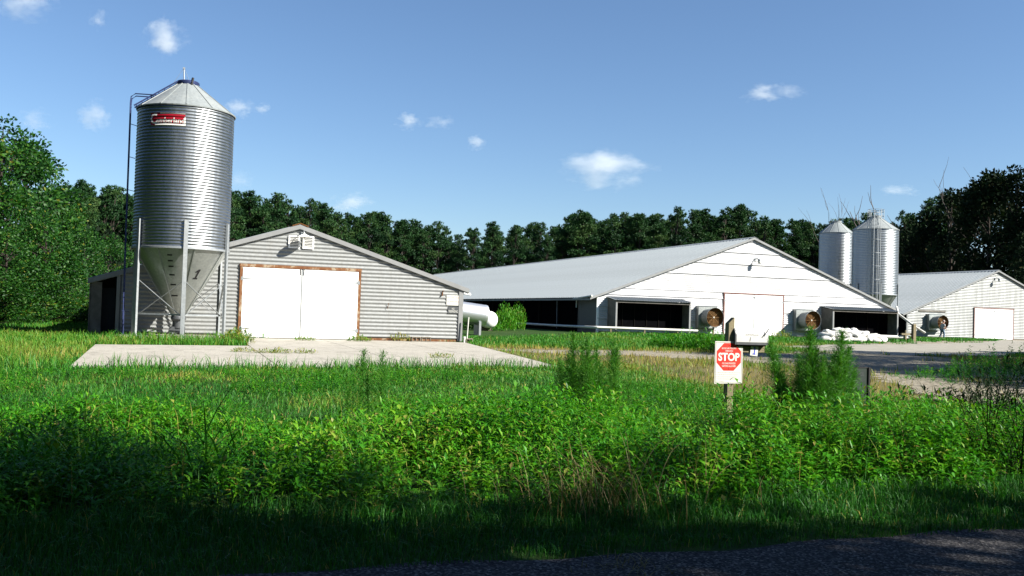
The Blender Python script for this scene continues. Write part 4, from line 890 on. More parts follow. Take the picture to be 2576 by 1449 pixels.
def broad(seed, H, spread, c0, nblob, per, size, mat, name='broadleaf_tree', boxy=False):
    global rng
    rng = np.random.default_rng(seed); r = rng; t = thing(name, 'tree', 'tree'); cs, rs = [], []
    for k in range(nblob):
        f = c0+(1-c0)*r.random()**.9; env = math.sqrt(max(.03, 1-((f-c0)/(1-c0)*1.0)**2.2))*(.75+.25*min(1, (f-c0)/.15)); a = r.uniform(0, 2*math.pi)
        if boxy: f = c0+(1-c0)*(k+.5)/nblob; env = min(1, .55+3.5*(1-f))
        rad = spread*env*math.sqrt(r.uniform(.0 if boxy else .15, 1)); cs.append((rad*math.cos(a), rad*math.sin(a), H*f*.93)); rs.append(spread*r.uniform(.16, .34))
    cs.append((0, 0, H*.93)); rs.append(spread*.24)
    V, q, T = blob_leaves(cs, rs, per, size, .85); np_mesh('crown', V, q, T, mat, t)
    limb_tree('trunk', H*.9, .016*H+.03, cs[::2], M['bark'], t, (0, 0), c0*.7); return t
def place(proto, used, x, y, h, hp, label, group, rz=None, wide=1.0):
    o = proto if not used.get(proto.name) else copy_tree(proto); used[proto.name] = True
    k = h/hp; o.location = (x, y, gz(x, y)); o.scale = (k*wide, k*wide, k); o.rotation_euler = (0, 0, random.uniform(0, 6.28) if rz is None else rz)
    o['label'] = label
    if group: o['group'] = group
    return o
used = {}
pines = [(pine(10+i, 18, c0, sp, nb, 62), 18) for i, (c0, sp, nb) in enumerate(((.40, 3.1, 27), (.48, 2.7, 22), (.34, 3.4, 32), (.52, 2.5, 18), (.44, 2.9, 25)))]
PROF = [(-60, 300), (100, 470), (150, 455), (200, 452), (260, 458), (330, 468), (560, 470), (620, 468), (700, 490), (790, 500), (860, 530), (935, 522), (1000, 532), (1060, 555), (1095, 552), (1140, 582), (1190, 562), (1250, 566), (1340, 552), (1420, 532), (1520, 524), (1640, 532), (1700, 526), (1790, 532), (1870, 508), (1930, 535), (2000, 545), (2090, 538), (2250, 540), (2320, 520), (2370, 478), (2430, 452), (2500, 425), (2576, 408), (2700, 420)]
def top_y(px): return float(np.interp(px, [p[0] for p in PROF], [p[1] for p in PROF]))
def depth(px): return float(np.interp(px, [100, 560, 1000, 1700, 2100, 2350, 2600], [92, 120, 162, 172, 176, 150, 125]))
px = 120.0; i = 0
spots = []
while px < 2340:
    spots.append((px, 0, random.choice((-8, -2, 4, 12, 24, 40))+random.uniform(-4, 4))); px += random.uniform(30, 56)
for row, dd in ((1, 6), (2, 12), (3, 18)):
    px = 100.0
    while px < 2400:
        spots.append((px, dd, random.uniform(2, 30))); px += random.uniform(40, 66)
for px, dd, drop in spots:
    D = depth(px)+dd+random.uniform(-2, 2); p = at(px, top_y(px)+drop, D); h = p.z
    where = 'left of the near silo' if px < 340 else 'behind the grey barn' if px < 1130 else 'behind the long white barn roof' if px < 2060 else 'behind the far silos'
    row = 'at the front' if dd == 0 else 'deeper in the shade'
    pr, hp = pines[i % 5] if not (1380 < px < 2000 and i % 4 == 0) else pines[2]; i += 1
    place(pr, used, p.x, p.y, max(h, 7), hp, f'dark green pine {row} of the woods {where}', f'pines {row} {where}', wide=random.uniform(.9, 1.2))
# undergrowth that closes the wood below the crowns
def undergrowth():
    cs, rs = [], []
    for px in np.concatenate([np.arange(-150, 320, 14), np.arange(90, 2460, 9)]):
        D = depth(px)+random.uniform(4, 24) if len(cs) > 33 else random.uniform(58, 76); p = at(px, 800, D); cs.append((p.x, p.y, random.uniform(.6, 5.5))); rs.append(random.uniform(1.3, 2.3))
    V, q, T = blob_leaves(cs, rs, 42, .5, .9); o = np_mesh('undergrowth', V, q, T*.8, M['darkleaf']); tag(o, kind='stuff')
undergrowth()
# bright broad-leaved trees at the left edge, nearer than the pines
bl = [broad(31, 11, 3.6, .03, 80, 200, .21, M['leaf']), broad(32, 9, 3.4, .02, 74, 200, .20, M['leaf']), broad(33, 12, 3.2, .14, 66, 180, .21, M['leaf'])]
hpb = [11, 9, 12]
for k, (px, D, y_top, lab, wd) in enumerate(((10, 52, 285, 'tallest leafy green tree at the left edge of the picture', 1.05), (-95, 47, 300, 'leafy green tree cut by the left picture edge', 1.0), (70, 62, 360, 'leafy tree with a rounded shoulder behind the tallest left one', 1.0),
        (120, 46, 545, 'low bright leafy tree filling the edge of the lawn at left', .85), (215, 54, 585, 'low leafy tree beside the dark lean-to of the grey barn', .8), (20, 43, 570, 'bushy low tree at the lower left, nearest the lawn', .95), (275, 63, 600, 'leafy young tree just left of the near silo', .75), (175, 66, 520, 'dark leafy tree behind the low bright ones at left', .9), (75, 44.5, 668, 'low leafy thicket tree at the lawn edge below the bushy left tree', 1.0), (165, 49, 690, 'low leafy thicket tree right of the lowest left thicket', 1.0), (-30, 41, 650, 'low leafy thicket tree cut by the left picture edge', 1.0))):
    p = at(px, y_top, D); j = (2, 0, 0, 1, 1, 1, 1, 0, 1, 1, 1)[k]
    place(bl[j], used, p.x, p.y, p.z, hpb[j], lab, None, wide=wd*(1.9 if k > 7 else 1.35 if k in (3, 4, 5, 6) else 1.1))
# dark tall trees at the right edge, with ragged tops
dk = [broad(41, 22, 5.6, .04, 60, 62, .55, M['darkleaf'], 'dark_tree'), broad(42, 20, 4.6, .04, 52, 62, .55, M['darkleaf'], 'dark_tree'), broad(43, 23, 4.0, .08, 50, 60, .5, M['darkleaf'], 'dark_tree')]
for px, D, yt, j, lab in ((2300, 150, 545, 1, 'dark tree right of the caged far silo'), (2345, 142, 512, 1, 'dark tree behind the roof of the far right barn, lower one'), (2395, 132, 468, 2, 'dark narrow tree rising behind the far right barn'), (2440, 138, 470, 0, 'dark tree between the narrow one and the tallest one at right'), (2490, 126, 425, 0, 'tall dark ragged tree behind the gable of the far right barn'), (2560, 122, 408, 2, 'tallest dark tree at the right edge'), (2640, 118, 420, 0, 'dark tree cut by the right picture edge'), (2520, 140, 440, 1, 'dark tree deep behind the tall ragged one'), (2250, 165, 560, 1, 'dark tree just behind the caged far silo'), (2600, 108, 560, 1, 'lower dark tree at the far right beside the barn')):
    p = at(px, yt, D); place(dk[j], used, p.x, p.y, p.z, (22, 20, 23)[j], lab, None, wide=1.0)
# bare dead trees above the far silos
def dead_tree(label, base, stems, r0):
    t = thing('dead_tree', label, 'tree', base); mb = MB()
    def grow(p, d, L, r, lv):
        pts = [p]; q = p.copy(); dd = d.copy()
        for s in range(4):
            dd = (dd+Vector((random.uniform(-.24, .24), random.uniform(-.24, .24), .05))).normalized(); q = q+dd*L/4; pts.append(q.copy())
        mb.tube(pts, [r*(1-.17*k) for k in range(5)], 5, False)
        if lv:
            for k in range(2):
                f = random.choice((3, 4, 4)); nd = (dd+Vector((random.uniform(-.8, .8), random.uniform(-.4, .4), random.uniform(0, .4)))).normalized(); grow(pts[f], nd, L*random.uniform(.4, .62), r*.5, lv-1)
    for tip, L0 in stems:
        d = Vector(tip)-Vector(base); grow(Vector(base), d.normalized(), d.length*L0, r0, 2)
    mb.build('trunk', M['deadwood'], t)
def dpt(px, y, D): return at(px, y, D)
dead_tree('bare dead tree with forked grey top above the caged far silo', (dpt(2185, 700, 150).x, dpt(2185, 700, 150).y, .1), [(dpt(2178, 478, 150), .60), (dpt(2215, 490, 150), .60)], .28)
dead_tree('bare dead tree with thin spikes above the smaller far silo', (dpt(2104, 700, 155).x, dpt(2104, 700, 155).y, .1), [(dpt(2086, 500, 155), .62), (dpt(2098, 478, 155), .62), (dpt(2118, 498, 155), .60)], .13)
dead_tree('bare dead branches rising right of the caged far silo', (dpt(2230, 700, 152).x, dpt(2230, 700, 152).y, .1), [(dpt(2236, 508, 152), .62)], .15)
dead_tree('dead snag standing among the dark trees at the right edge', (dpt(2462, 700, 130).x, dpt(2462, 700, 130).y, .1), [(dpt(2450, 430, 130), .6), (dpt(2480, 425, 130), .6)], .16)
# trees on the near side, outside the picture: rows that shade road, verge and lane, plus added groups
hedge = broad(51, 12, 2.0, .18, 90, 150, .30, M['darkleaf'], 'hedgerow_tree', True); rowk = 0
for x, y, h in ((10.8, -4.3, 15.0), (9.8, -4.6, 14.0), (12.1, -4.2, 16.7), (9.2, -4.2, 15.6)):
    place(hedge, used, x, y, h, 12, 'taller leafy tree standing out of the row across the road', 'taller trees across the road', 0, .55)
for x in (1.5, 4.0, 6.4, 8.6, 10.2, 11.8, 15.9, 17.6, 19.8, 22.0, 24.2, 26.5, 29.0, 31.5):
    rowk += 1; place(hedge, used, x, -5.0-.3*(rowk % 2), 11.9+.2*math.sin(rowk*2.1)+(.6 if x > 14 else 0), 12, 'leafy tree in the close row across the road behind the camera', 'trees across the road', rowk*2.4, 1.0)
for k, (x, y, h) in enumerate(((-7, -6.5, 11), (-3.4, -7.5, 12), (.6, -8.5, 12.5), (5, -9, 13), (9.5, -9, 13), (-10, -2.5, 11), (14, -9.5, 13), (20, -9.5, 13))):  # unseen canopy added to block sky light from road and verge
    place(dk[(0, 1, 2)[k % 3]], used, x, y, h, (22, 20, 23)[k % 3], 'added unseen tree blocking the sky over the road behind the camera', 'added sky-blocking trees behind the camera', wide=1.5)
for k, (x, y, h) in enumerate(((-13, 20, 14), (-14.5, 26, 16), (-14, 32, 17), (-15, 38, 17), (-19, 29, 19), (-19, 35, 19), (-16, 44, 16))):  # unseen trees added so the silo's left side mirrors something dark
    place(dk[k % 3], used, x, y, h, (22, 20, 23)[k % 3], 'added unseen tree left of the lawn, darkening the silo reflection', 'added trees left of the lawn', wide=1.3)
for k, (x, y, h) in enumerate(((34, 1.5, 14), (33.5, 6, 14.5), (34.5, 10.5, 15), (35, 15, 15), (36.5, 19, 15.5), (41, 21.5, 15), (46, 23.5, 15), (52, 25.5, 15), (58.5, 27.5, 15), (66, 31, 14))):
    j = (0, 2)[k % 2]; place(bl[j], used, x, y, h, hpb[j], 'leafy tree in the row along the lane outside the right picture edge', 'trees along the lane', wide=1.15)

# ------------------------------------------------------------------ grass and weeds
rng = np.random.default_rng(5)
def scatter(n, x0, x1, y0, y1, keep):
    x = rng.uniform(x0, x1, n); y = rng.uniform(y0, y1, n); p = rng.random(n) < keep(x, y); return x[p], y[p]
def infov(x, y, m=1.0): return (x > -.185*y-m) & (x < 1.14*y+m)
def free(x, y): return ~in_pad(x, y) & ~(in_lane(x, y) & (vnoise(x, y, 1.1, 21) < .78)) & ~in_drive(x, y) & (np.hypot(x-SC[0], y-SC[1]) > 2.3) & ~((x > -3.6) & (x < 11.3) & (y > 38.7)) & ~((x > 27.2) & (x < 53.1) & (y > 59.9)) & ~((x > 68) & (y > 74.9))
def grass(name, x, y, h, wk, tint, mat=None, lean=.45):
    z = gzv(x, y); n = len(x); a = rng.uniform(0, 2*np.pi, n); l = rng.gamma(2, lean/2, n)
    D = x*math.sin(YAW)+y*math.cos(YAW); Wd = np.maximum(.006, D*.00062*wk)*rng.uniform(.7, 1.3, n)
    V, q, t3 = blades(np.stack([x, y, z], 1), np.stack([np.cos(a)*l, np.sin(a)*l], 1), h, Wd)
    tint = np.where(rng.random(n) < .035, rng.uniform(.8, 1, n), tint); o = np_mesh(name, V, [q, t3], np.concatenate([tint, tint]), mat or M['grass']); return tag(o, kind='stuff')
def patch(x, y, s=2.2, seed=31): return vnoise(x, y, s, seed)
# front lawn between the weeds and the pad
x, y = scatter(170000, -5, 15, 8.2, 24.5, lambda x, y: infov(x, y)*free(x, y)*(x+.0*y < 10.8+.25*(y-20))*(.55+.45*(y < 16)))
dr = dryness(x, y); t = np.clip(.36+.5*(patch(x, y)-.5)+.3*(patch(x, y, .5, 91)-.5)+rng.normal(0, .16, len(x))+.5*dr, 0, 1)
h = (.055+.06*patch(x, y, 1.3, 8))*rng.uniform(.5, 1.6, len(x))*(1+.9*np.exp(-np.abs(y-20.2-.12*x)*1.6)*(rng.random(len(x)) < .35))
grass('lawn_grass', x, y, h, 1.25, t, lean=.9)
# yellowed grass round the lane
x, y = scatter(90000, 8.5, 34, 9.5, 46, lambda x, y: infov(x, y)*free(x, y)*np.clip(.75-.45*dryness(x, y), 0, 1)*(x > 8.4+.1*(y-20)))
dr = dryness(x, y); t = np.clip(.36+.62*dr+rng.normal(0, .15, len(x))+.2*(patch(x, y)-.5), 0, 1)
grass('yellowed_grass', x, y, (.10+.10*patch(x, y, 1.5, 12))*rng.uniform(.5, 1.5, len(x)), 1.0, t)
# lawn beyond, between and before the barns
x, y = scatter(150000, 9, 96, 30, 76, lambda x, y: infov(x, y, 2)*free(x, y)*(np.where(y > 34, 1, .5))*(dryness(x, y) < .7)*(y < 32+.95*x))
t = np.clip(.42+.4*(patch(x, y, 4, 41)-.5)+rng.normal(0, .1, len(x))+.45*dryness(x, y), 0, 1)
grass('far_lawn_grass', x, y, (.10+.12*patch(x, y, 2.4, 15))*rng.uniform(.5, 1.5, len(x)), 1.15, t)
# left lawn and the strip round the silo
x, y = scatter(90000, -14, 3.2, 19.5, 54, lambda x, y: infov(x, y, 2)*free(x, y)*((x < -2.3) | (y > 30)))
t = np.clip(.50+.35*(patch(x, y, 2.5, 51)-.5)+rng.normal(0, .12, len(x))+.14*(y < 30), 0, 1)
grass('side_lawn_grass', x, y, (.11+.12*patch(x, y, 1.2, 18))*rng.uniform(.5, 1.6, len(x))*(1+.5*((x > -2.6) & (y > 30))), 1.1, t)
# verge by the road
x, y = scatter(42000, -2.5, 9, 4.78, 6.2, lambda x, y: infov(x, y, .6)*(.35+.65*smooth(4.75, 5.0, y+.25*(vnoise(x, y, .35, 6)-.5))))
grass('verge_grass', x, y, (.05+.07*smooth(5.0, 6.0, y))*rng.uniform(.5, 1.7, len(x)), .9, np.clip(.14+rng.normal(0, .15, len(x)), 0, 1), lean=.6)
# fringe of taller blades along the pad edge and gravel
x, y = scatter(5000, -4, 10, 18.9, 21.9, lambda x, y: infov(x, y)*free(x, y)*(np.abs(y-20.1-.14*x) < .8)*(patch(x, y, .9, 66) > .42))
grass('pad_edge_grass', x, y, rng.uniform(.15, .42, len(x)), 1.1, np.clip(rng.normal(.42, .15, len(x)), 0, 1), lean=.5)
# leafy weeds filling the ditch
def weed_h(x, y):
    back = 9.3+.3*smooth(5, 8, x)+1.6*(1-smooth(-.5, 2.0, x))+.7*(vnoise(x, y, 1.1, 71)-.5)
    f = smooth(5.55, 6.5, y+.5*(vnoise(x, y, .6, 72)-.5))*(1-smooth(back-.5, back+.5, y))
    return f*(.25+.24*smooth(.8, 3.6, x)-.13*smooth(5.8, 8, x))*(.45+1.0*vnoise(x, y, .85, 73))
def weeds(name, n, x0, x1, y0, y1, hfun, leaf, nl, kind='stuff', tint0=.45, fov=True, wr=(.20, .33)):
    x, y = scatter(n, x0, x1, y0, y1, lambda x, y: (infov(x, y, .7) if fov else 1)*(hfun(x, y) > .06)*(.5+.5*(hfun(x, y) > .18)))
    H = hfun(x, y)*rng.uniform(.65, 1.25, len(x)); n = len(x); z = gzv(x, y); la = rng.uniform(0, 6.28, n); ll = rng.uniform(0, .28, n)
    tip = np.stack([x+np.cos(la)*ll*H, y+np.sin(la)*ll*H, z+H], 1); base = np.stack([x, y, z], 1)
    cnt = np.clip((H/.5*nl).astype(int)+3, 4, nl+6); idx = np.repeat(np.arange(n), cnt); k = np.concatenate([np.arange(c) for c in cnt]); f = .22+.80*(k+.5)/cnt[idx]
    B = base[idx]+(tip-base)[idx]*f[:, None]; a = la[idx]+k*2.4+rng.normal(0, .35, len(k)); el = rng.normal(.45, .28, len(k))*(1.15-.3*f)+.35*(f > .92)
    D = np.stack([np.cos(a)*np.cos(el), np.sin(a)*np.cos(el), np.sin(el)], 1); L = leaf*rng.uniform(.6, 1.25, len(k))*(1-.35*(f-.6).clip(0)); tt = np.clip(tint0+.18*rng.normal(size=n)[idx]+.12*rng.normal(size=len(k))+.35*(f-.75)+.35*(vnoise(x, y, 1.7, 77)-.5)[idx], 0, .95)
    tt[rng.random(len(k)) < .012] = 1.0
    V, T = leaves(B, D, L, L*rng.uniform(*wr, len(k)), .22, .22)
    s = np.stack([np.cos(la), np.sin(la), 0*la], 1)*.003; SV = np.stack([base-s, base+s, tip], 1).reshape(-1, 3); ST = (np.arange(n)*3)[:, None]+[0, 1, 2]
    V2 = np.concatenate([V, SV]); T2 = np.concatenate([T, ST+len(V)]); o = np_mesh(name, V2, T2, np.concatenate([np.repeat(tt, 4), np.full(n, .7)]), M['weed']); return tag(o, kind=kind)
weeds('leafy_weeds', 19000, -3.2, 13, 5.5, 12.5, weed_h, .095, 15)
def low_h(x, y): return (.13*smooth(.42, .62, vnoise(x, y, 1.5, 95))+.05)*smooth(8.5, 9.5, y)*(1-smooth(17, 20, y))*(x < 8.3)
weeds('low_leafy_weeds', 16000, -4.5, 9, 8.5, 20, low_h, .075, 26, tint0=.36)
def broad_h(x, y): return weed_h(x, y)*smooth(.58, .66, vnoise(x, y, 1.0, 121))*1.1
weeds('broad_leaf_weeds', 9000, -3.2, 13, 5.5, 12.5, broad_h, .085, 14, tint0=.45, wr=(.42, .6))
x, y = scatter(2600, -3, 12, 5.7, 11.5, lambda x, y: infov(x, y)*(weed_h(x, y) > .12)*smooth(.35, .7, vnoise(x, y, .9, 131)))
dryst = rng.random(len(x)) < .3
grass('tall_wild_grass', x, y, weed_h(x, y)+rng.uniform(.08, .34, len(x)), 1.0, np.where(dryst, rng.uniform(.8, 1, len(x)), rng.normal(.4, .14, len(x)).clip(0, .7)), lean=.55)
# dark overgrown mound at the right edge, and weeds along the back of the lane entry
def mound_h(x, y): return .85*np.exp(-(((x-20.2)/2.2)**2+((y-18.2)/1.6)**2))*(.7+.6*vnoise(x, y, .8, 81))
weeds('overgrown_mound', 1500, 15.5, 25, 14.5, 22, mound_h, .12, 22, tint0=.2)

def clump_thing(name, label, cat, x, y, group, fn, mat):
    t = thing(name, label, cat, (x, y, gz(x, y)), group); V, T, ti = fn(x, y, gz(x, y)); np_mesh('foliage', V, T, ti, mat, t); return t
def fennel_fn(stems, seed, leafk=1.0, thick=1.0):
    def fn(x, y, z):
        r = np.random.default_rng(seed); Vs, Ts, ti, k0 = [], [], [], 0
        for dx, dy, h, lx, ly in stems:
            b = np.array([x+dx, y+dy, z]); tp = b+np.array([lx, ly, h]); n = int(430*h*leafk); f = r.random(n)**.8*.92+.10; a = r.uniform(0, 6.28, n); el = r.normal(.82, .26, n)
            env = (np.sin(np.pi*np.clip(f*.82+.10, 0, 1))**.7)*(1.06-f*.55); P = b+(tp-b)*f[:, None]; D = np.stack([np.cos(a)*np.cos(el), np.sin(a)*np.cos(el), np.sin(el)], 1); L = .27*h**.5*env*r.uniform(.4, 1.3, n)
            # each spray carries short side threads
            m_ = 4; g = r.random((n, m_)); P2 = (P[:, None]+D[:, None]*(L[:, None]*g)[..., None]).reshape(-1, 3); D2 = unit(np.repeat(D, m_, 0)+r.normal(size=(n*m_, 3))*.6); L2 = np.repeat(L, m_)*r.uniform(.25, .5, n*m_)
            for P_, D_, L_, w_ in ((P, D, L, .0042*thick), (P2, D2, L2, .0042*thick)):
                S = unit(np.cross(D_, r.normal(size=D_.shape)))*w_/2; Vs.append(np.stack([P_-S, P_+S, P_+D_*L_[:, None]], 1).reshape(-1, 3)); c = len(P_); Ts.append(k0+(np.arange(c)*3)[:, None]+[0, 1, 2]); k0 += 3*c; ti.append(np.clip(r.normal(.45, .2, c), 0, 1))
            for q in range(3):
                aq = q*2.1; s = np.array([math.cos(aq), math.sin(aq), 0])*.006*thick; s2 = np.array([math.cos(aq+2.1), math.sin(aq+2.1), 0])*.006*thick
                Vs.append(np.stack([b+s, b+s2, tp])); Ts.append(np.array([[k0, k0+1, k0+2]])); k0 += 3; ti.append(np.array([.1]))
        return np.concatenate(Vs), np.concatenate(Ts), np.concatenate(ti)
    return fn
def fen(label, pxs, D, seed, leafk=1.0):
    """pxs: (base px, tip px, tip py) for each stem"""
    c = at(np.mean([p[0] for p in pxs]), 990, D); st = []
    for bp, tp, ty_ in pxs:
        dd = D+random.uniform(-.25, .25); b = at(bp, 990, dd); t = at(tp, ty_, dd); st.append((b.x-c.x, b.y-c.y, t.z, t.x-b.x, t.y-b.y))
    clump_thing('feathery_weed', label, 'plant', c.x, c.y, None, fennel_fn(st, seed, leafk), M['fennel'])
fen('tall feathery weed clump right of the pad corner, in front of the lawn', [(1425, 1408, 905), (1440, 1442, 845), (1468, 1465, 870), (1490, 1478, 855), (1505, 1500, 880), (1525, 1545, 862), (1540, 1552, 880), (1450, 1430, 900)], 10.4, 3, 1.3)
fen('pair of thin feathery weeds in the lawn before the concrete pad', [(905, 915, 885), (960, 963, 888), (880, 872, 945), (930, 925, 940)], 10.8, 4, .8)
fen('single small feathery weed right of the big clump', [(1585, 1583, 940)], 10.6, 5, .7)
fen('tallest feathery weed, left stems of the bush before the dark notice', [(1990, 1938, 868), (1985, 1955, 900), (2005, 1965, 950)], 9.6, 6, 1.4)
fen('wide feathery weed bush in front of the dark notice board', [(2030, 2040, 832), (2045, 2052, 880), (2020, 2010, 900), (2060, 2070, 905), (2075, 2098, 900), (2090, 2120, 842), (2100, 2135, 880), (2110, 2150, 935), (2050, 2030, 930), (2080, 2085, 930)], 9.4, 7, 1.7)
def bush_fn(rad, h, seed, n, leaf, up=.9, tint=.5):
    def fn(x, y, z):
        r = np.random.default_rng(seed); B, D, L = [], [], []
        a = r.uniform(0, 6.28, n); rr = rad*np.sqrt(r.random(n)); f = r.random(n); hh = h*(1-.45*(rr/rad)**2)*r.uniform(.7, 1.15, n)
        P = np.stack([x+rr*np.cos(a), y+rr*np.sin(a), z+hh*f], 1); a2 = r.uniform(0, 6.28, n); el = r.normal(up, .35, n); d = np.stack([np.cos(a2)*np.cos(el), np.sin(a2)*np.cos(el), np.sin(el)], 1); l = leaf*r.uniform(.6, 1.4, n)
        V, T = leaves(P, d, l, l*.16, .3, .2); return V, T, np.repeat(np.clip(r.normal(tint, .2, n), 0, .95), 4)
    return fn
def bush(label, px, py, rad, h, n, leaf, seed, up=.9, tint=.5, name='weed_bush', mat=None, group=None):
    d = ray(px, py); t = -CAMH/d.z; x, y = d.x*t, d.y*t; return clump_thing(name, label, 'plant', x, y, group, bush_fn(rad, h, seed, n, leaf, up, tint), mat or M['weed'])
bush('tall dense green weed bush beside the white propane tank', 1272, 838, .75, 1.75, 1500, .28, 1, 1.2, .55); bush('tall green weed bush standing right of the tank bush', 1300, 836, .65, 1.85, 1200, .28, 2, 1.2, .6)
bush('leafy weeds growing at the grey barn corner in front of the silver drum', 1190, 836, .9, 1.1, 900, .30, 3, .8, .3)
bush('low weeds at the foot of the propane tank', 1235, 838, .8, .55, 500, .25, 4, .8, .4)
for k, (px, py, rd, hh) in enumerate(((1680, 876, .9, .65), (1735, 880, 1.0, .85), (1790, 882, 1.0, .8), (1830, 886, .8, .6))):
    bush(('leftmost', 'second', 'third', 'rightmost')[k]+' of the leafy weed bushes left of the mailbox post', px, py, rd, hh, 900, .26, 10+k, .7, .42)
bush('pale green weed tuft at the left foot of the white doors of the grey barn', 596, 866, .55, .5, 500, .22, 20, 1.0, .75, 'grass_tuft', M['grass']); bush('grass tuft in front of the middle of the white doors', 766, 858, .42, .16, 200, .16, 21, .8, .7, 'grass_tuft', M['grass'])
bush('grass tuft at the right foot of the white doors', 904, 860, .5, .24, 300, .18, 22, .8, .68, 'grass_tuft', M['grass']); bush('dry tan weed tuft along the wall by the loose blocks', 1005, 859, .5, .34, 260, .2, 23, 1.0, .9, 'grass_tuft', M['grass'])
bush('tall green weed spike below the hopper of the near silo', 376, 846, .18, .75, 260, .2, 24, 1.3, .5)
for k, (px, py, lab) in enumerate(((612, 888, 'left dry tuft in the joint of the concrete pad'), (672, 890, 'long dry tuft in the joint of the concrete pad'), (705, 891, 'dry tuft right of the long one in the pad joint'), (767, 891, 'greenish tuft at the right end of the pad joint'), (1110, 902, 'thin tuft in a crack on the right of the pad'))):
    bush(lab, px, py, .35, .14, 150, .13, 30+k, .7, .85, 'grass_tuft', M['grass'])
bush('pale weed tuft at the right foot of the white barn doors by the fan', 1965, 856, .8, .55, 320, .25, 40, .9, .75, 'grass_tuft', M['grass'])
# dry straw clumps and long arching grasses in the ditch
def arch_fn(n, h, spread, seed, w_=.008, lean=.7, t0=.5):
    def fn(x, y, z):
        r = np.random.default_rng(seed); Vs, Ts = [], []; S_ = 7
        for i in range(n):
            a = r.uniform(0, 6.28); l = lean*r.uniform(.3, 1.2); H = h*r.uniform(.55, 1.1); b = np.array([x+r.normal()*spread*.4, y+r.normal()*spread*.4, z]); d = np.array([math.cos(a), math.sin(a), 0]); s = np.array([-math.sin(a), math.cos(a), 0])
            f = np.linspace(0, 1, S_)[:, None]; P = b+d*(l*H*f**1.8)+np.array([0, 0, 1.])*H*(f-.38*l*f**2.6); Wd = w_*(1-f**2*.95)/2
            V = np.concatenate([P-s*Wd, P+s*Wd]); k = len(Vs)*2*S_; Vs.append(V); j = np.arange(S_-1)[:, None]; Ts.append(k+np.concatenate([j, j+1, j+1+S_, j+S_], 1))
        T = np.concatenate(Ts); return np.concatenate(Vs), T, np.clip(np.repeat(r.normal(t0, .2, n), S_-1), 0, 1)
    return fn
def arching(label, px, D, n, h, sp, seed, mat, w_=.008, lean=.7, t0=.5, name='long_grass'):
    p = at(px, 1000, D); return clump_thing(name, label, 'plant', p.x, p.y, None, arch_fn(n, h, sp, seed, w_, lean, t0), mat)
arching('straw yellow dry grass clump leaning in the ditch, right one', 1545, 6.3, 110, .66, .5, 1, M['straw'], .007, 1.0, .5, 'dry_grass_clump')
arching('straw yellow dry grass clump in the ditch, left one', 1355, 6.2, 50, .48, .4, 2, M['straw'], .005, 1.1, .55, 'dry_grass_clump')
arching('thin straw stalks rising from the weeds below the stop sign', 1770, 6.9, 22, .75, .5, 3, M['straw'], .004, .4, .4, 'dry_grass_clump')
arching('arching broad green grass in the shade at the lower left', 190, 6.6, 26, .75, .35, 4, M['grass'], .018, .9, .45); arching('tall arching broad grass blade clump left of the lawn middle', 540, 6.7, 22, .95, .3, 5, M['grass'], .022, .8, .3)
arching('long fine grass clump at the lower left of the weeds', 880, 7.4, 130, .62, .7, 6, M['grass'], .007, .7, .45); arching('shade-coloured tall reed grass leaning at the right picture edge', 2505, 9.0, 70, 1.25, .5, 7, M['darkleaf'], .012, .7, .7)  # reeds take the dark leaf colour to imitate tree shade
arching('second clump of shade-coloured reed grass nearer the right corner', 2570, 8.2, 60, 1.15, .45, 8, M['darkleaf'], .012, .7, .7); arching('thin dry grass stalks above the weeds left of the reed grass', 2300, 8.2, 26, .85, .6, 9, M['straw'], .004, .5, .2, 'dry_grass_clump')  # tree shade put into this reed clump's colour too
arching('reddish pine straw and grass lying on the road edge', 1590, 5.05, 60, .10, .35, 10, M['straw'], .005, 3.0, .1, 'dry_grass_clump')

bush('shade-coloured leafy weeds at the right edge in front of the gravel lane', 2475, 1120, .75, .80, 1500, .13, 51, .6, .45, mat=M['darkleaf']); bush('darkest shade-coloured leafy weeds cut by the right picture edge', 2572, 1125, .8, .95, 1700, .13, 52, .6, .45, mat=M['darkleaf'])  # shade of the trees painted into the leaf colour of both bushes
bush('dark leafy weed top rising right of the dark notice', 2300, 1105, .35, .72, 420, .12, 53, .7, .6, mat=M['darkleaf']); bush('slender leafy weed rising before the gravel, right of the notice', 2380, 1110, .3, .62, 300, .11, 54, .8, .3)
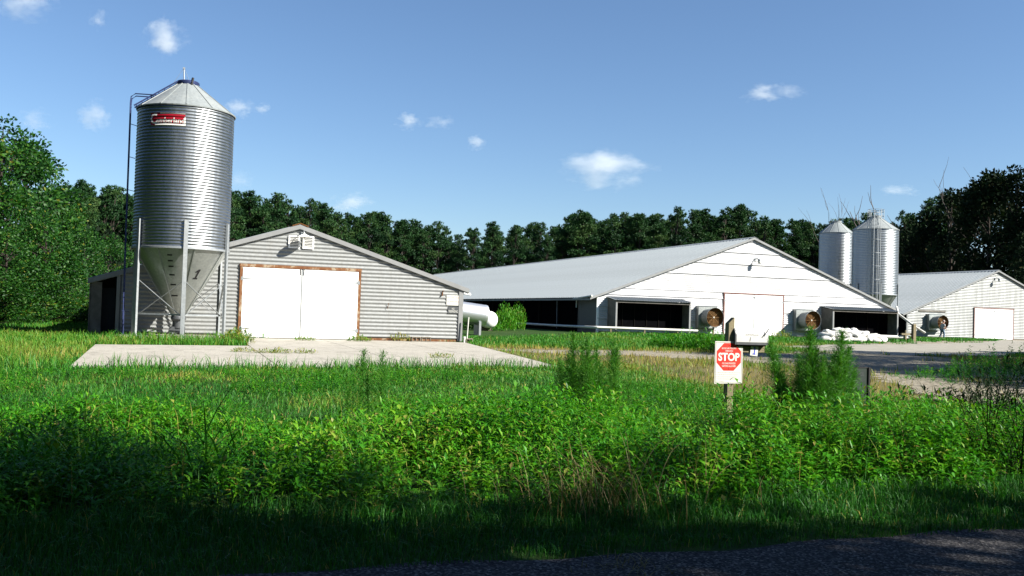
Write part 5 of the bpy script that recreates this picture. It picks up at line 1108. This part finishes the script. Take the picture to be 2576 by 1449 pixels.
# ------------------------------------------------------------------ clouds: small puffs of vapour far beyond the trees
def cloud_mat(name, dens, seed, sc_):
    t = NT(name); t.t.nodes.remove(t.b); v = t.n('ShaderNodeVolumePrincipled'); v.inputs['Color'].default_value = (1, 1, 1, 1); v.inputs['Anisotropy'].default_value = .2
    tc = t.n('ShaderNodeTexCoord'); mp = t.n('ShaderNodeMapping'); mp.inputs['Location'].default_value = (seed*3.1, seed*1.7, seed*.9); t.l(tc.outputs['Object'], mp.inputs['Vector'])
    nz = t.n('ShaderNodeTexNoise'); nz.inputs['Scale'].default_value = sc_; nz.inputs['Detail'].default_value = 7; nz.inputs['Roughness'].default_value = .66; t.l(mp.outputs[0], nz.inputs['Vector'])
    ln = t.n('ShaderNodeVectorMath', operation='LENGTH'); t.l(tc.outputs['Object'], ln.inputs[0])
    g = t.n('ShaderNodeMath', operation='MULTIPLY_ADD'); t.l(nz.outputs['Fac'], g.inputs[0]); g.inputs[1].default_value = 2.9; g.inputs[2].default_value = -1.45+.60
    a = t.n('ShaderNodeMath', operation='MULTIPLY_ADD'); t.l(ln.outputs['Value'], a.inputs[0]); a.inputs[1].default_value = -1.0; t.l(g.outputs[0], a.inputs[2])
    b = t.n('ShaderNodeMath', operation='MULTIPLY', use_clamp=False); t.l(a.outputs[0], b.inputs[0]); b.inputs[1].default_value = dens*5
    c = t.n('ShaderNodeMath', operation='MAXIMUM'); t.l(b.outputs[0], c.inputs[0]); c.inputs[1].default_value = 0
    t.l(c.outputs[0], v.inputs['Density']); t.l(v.outputs[0], t.o.inputs['Volume']); return t.m
CL = [(60, 5, 75, 42, 1.0, 'broad white cloud cut by the top left corner'), (247, 50, 24, 26, .5, 'faint small cloud right of the corner cloud'), (415, 95, 54, 48, 1.4, 'bright white puffy cloud above the near silo'), (85, 302, 45, 30, .5, 'thin faint cloud above the left trees'),
      (240, 292, 42, 40, .8, 'small pale cloud just left of the near silo'), (602, 275, 40, 28, .9, 'small pale cloud just right of the silo roof'), (660, 274, 22, 14, .7, 'tiny cloud right of the silo roof cloud'), (1030, 306, 36, 22, 1.0, 'small pale cloud left of the pair in mid sky'), (1106, 307, 32, 20, .6, 'small faint cloud right of the pair in mid sky'),
      (1196, 357, 28, 20, .8, 'little cloud below the mid sky pair'), (1530, 425, 106, 50, 1.5, 'largest white cloud above the tree line'), (882, 508, 58, 28, 1.2, 'low white cloud touching the pines behind the grey barn'), (1918, 235, 50, 24, .9, 'wispy cloud high at the right'), (1985, 228, 40, 20, .4, 'very faint wisp beside the right-hand wispy cloud'), (2262, 480, 50, 16, .6, 'thin low cloud streak above the far silos'), (600, 452, 36, 30, .35, 'very faint low cloud right of the near silo')]
for k, (px, py, rx, ry, dn, lab) in enumerate(CL):
    D = 1600; p = at(px, py, D); mpp = D/F
    bm = bmesh.new(); bmesh.ops.create_icosphere(bm, subdivisions=2, radius=1.0); me = bpy.data.meshes.new('cloud'); bm.to_mesh(me); bm.free()
    a = rx*mpp; o = link('cloud', me, None, cloud_mat('cloud_vapour', dn*.20/(a), k, 1.55)); o.location = p; o.scale = (a*1.35, a*1.0, ry*mpp*1.3); o.rotation_euler = (0, 0, -YAW)
    tag(o, lab, 'cloud')
sc.cycles.volume_step_rate = 1.0; sc.cycles.volume_max_steps = 128; sc.cycles.volume_bounces = 4
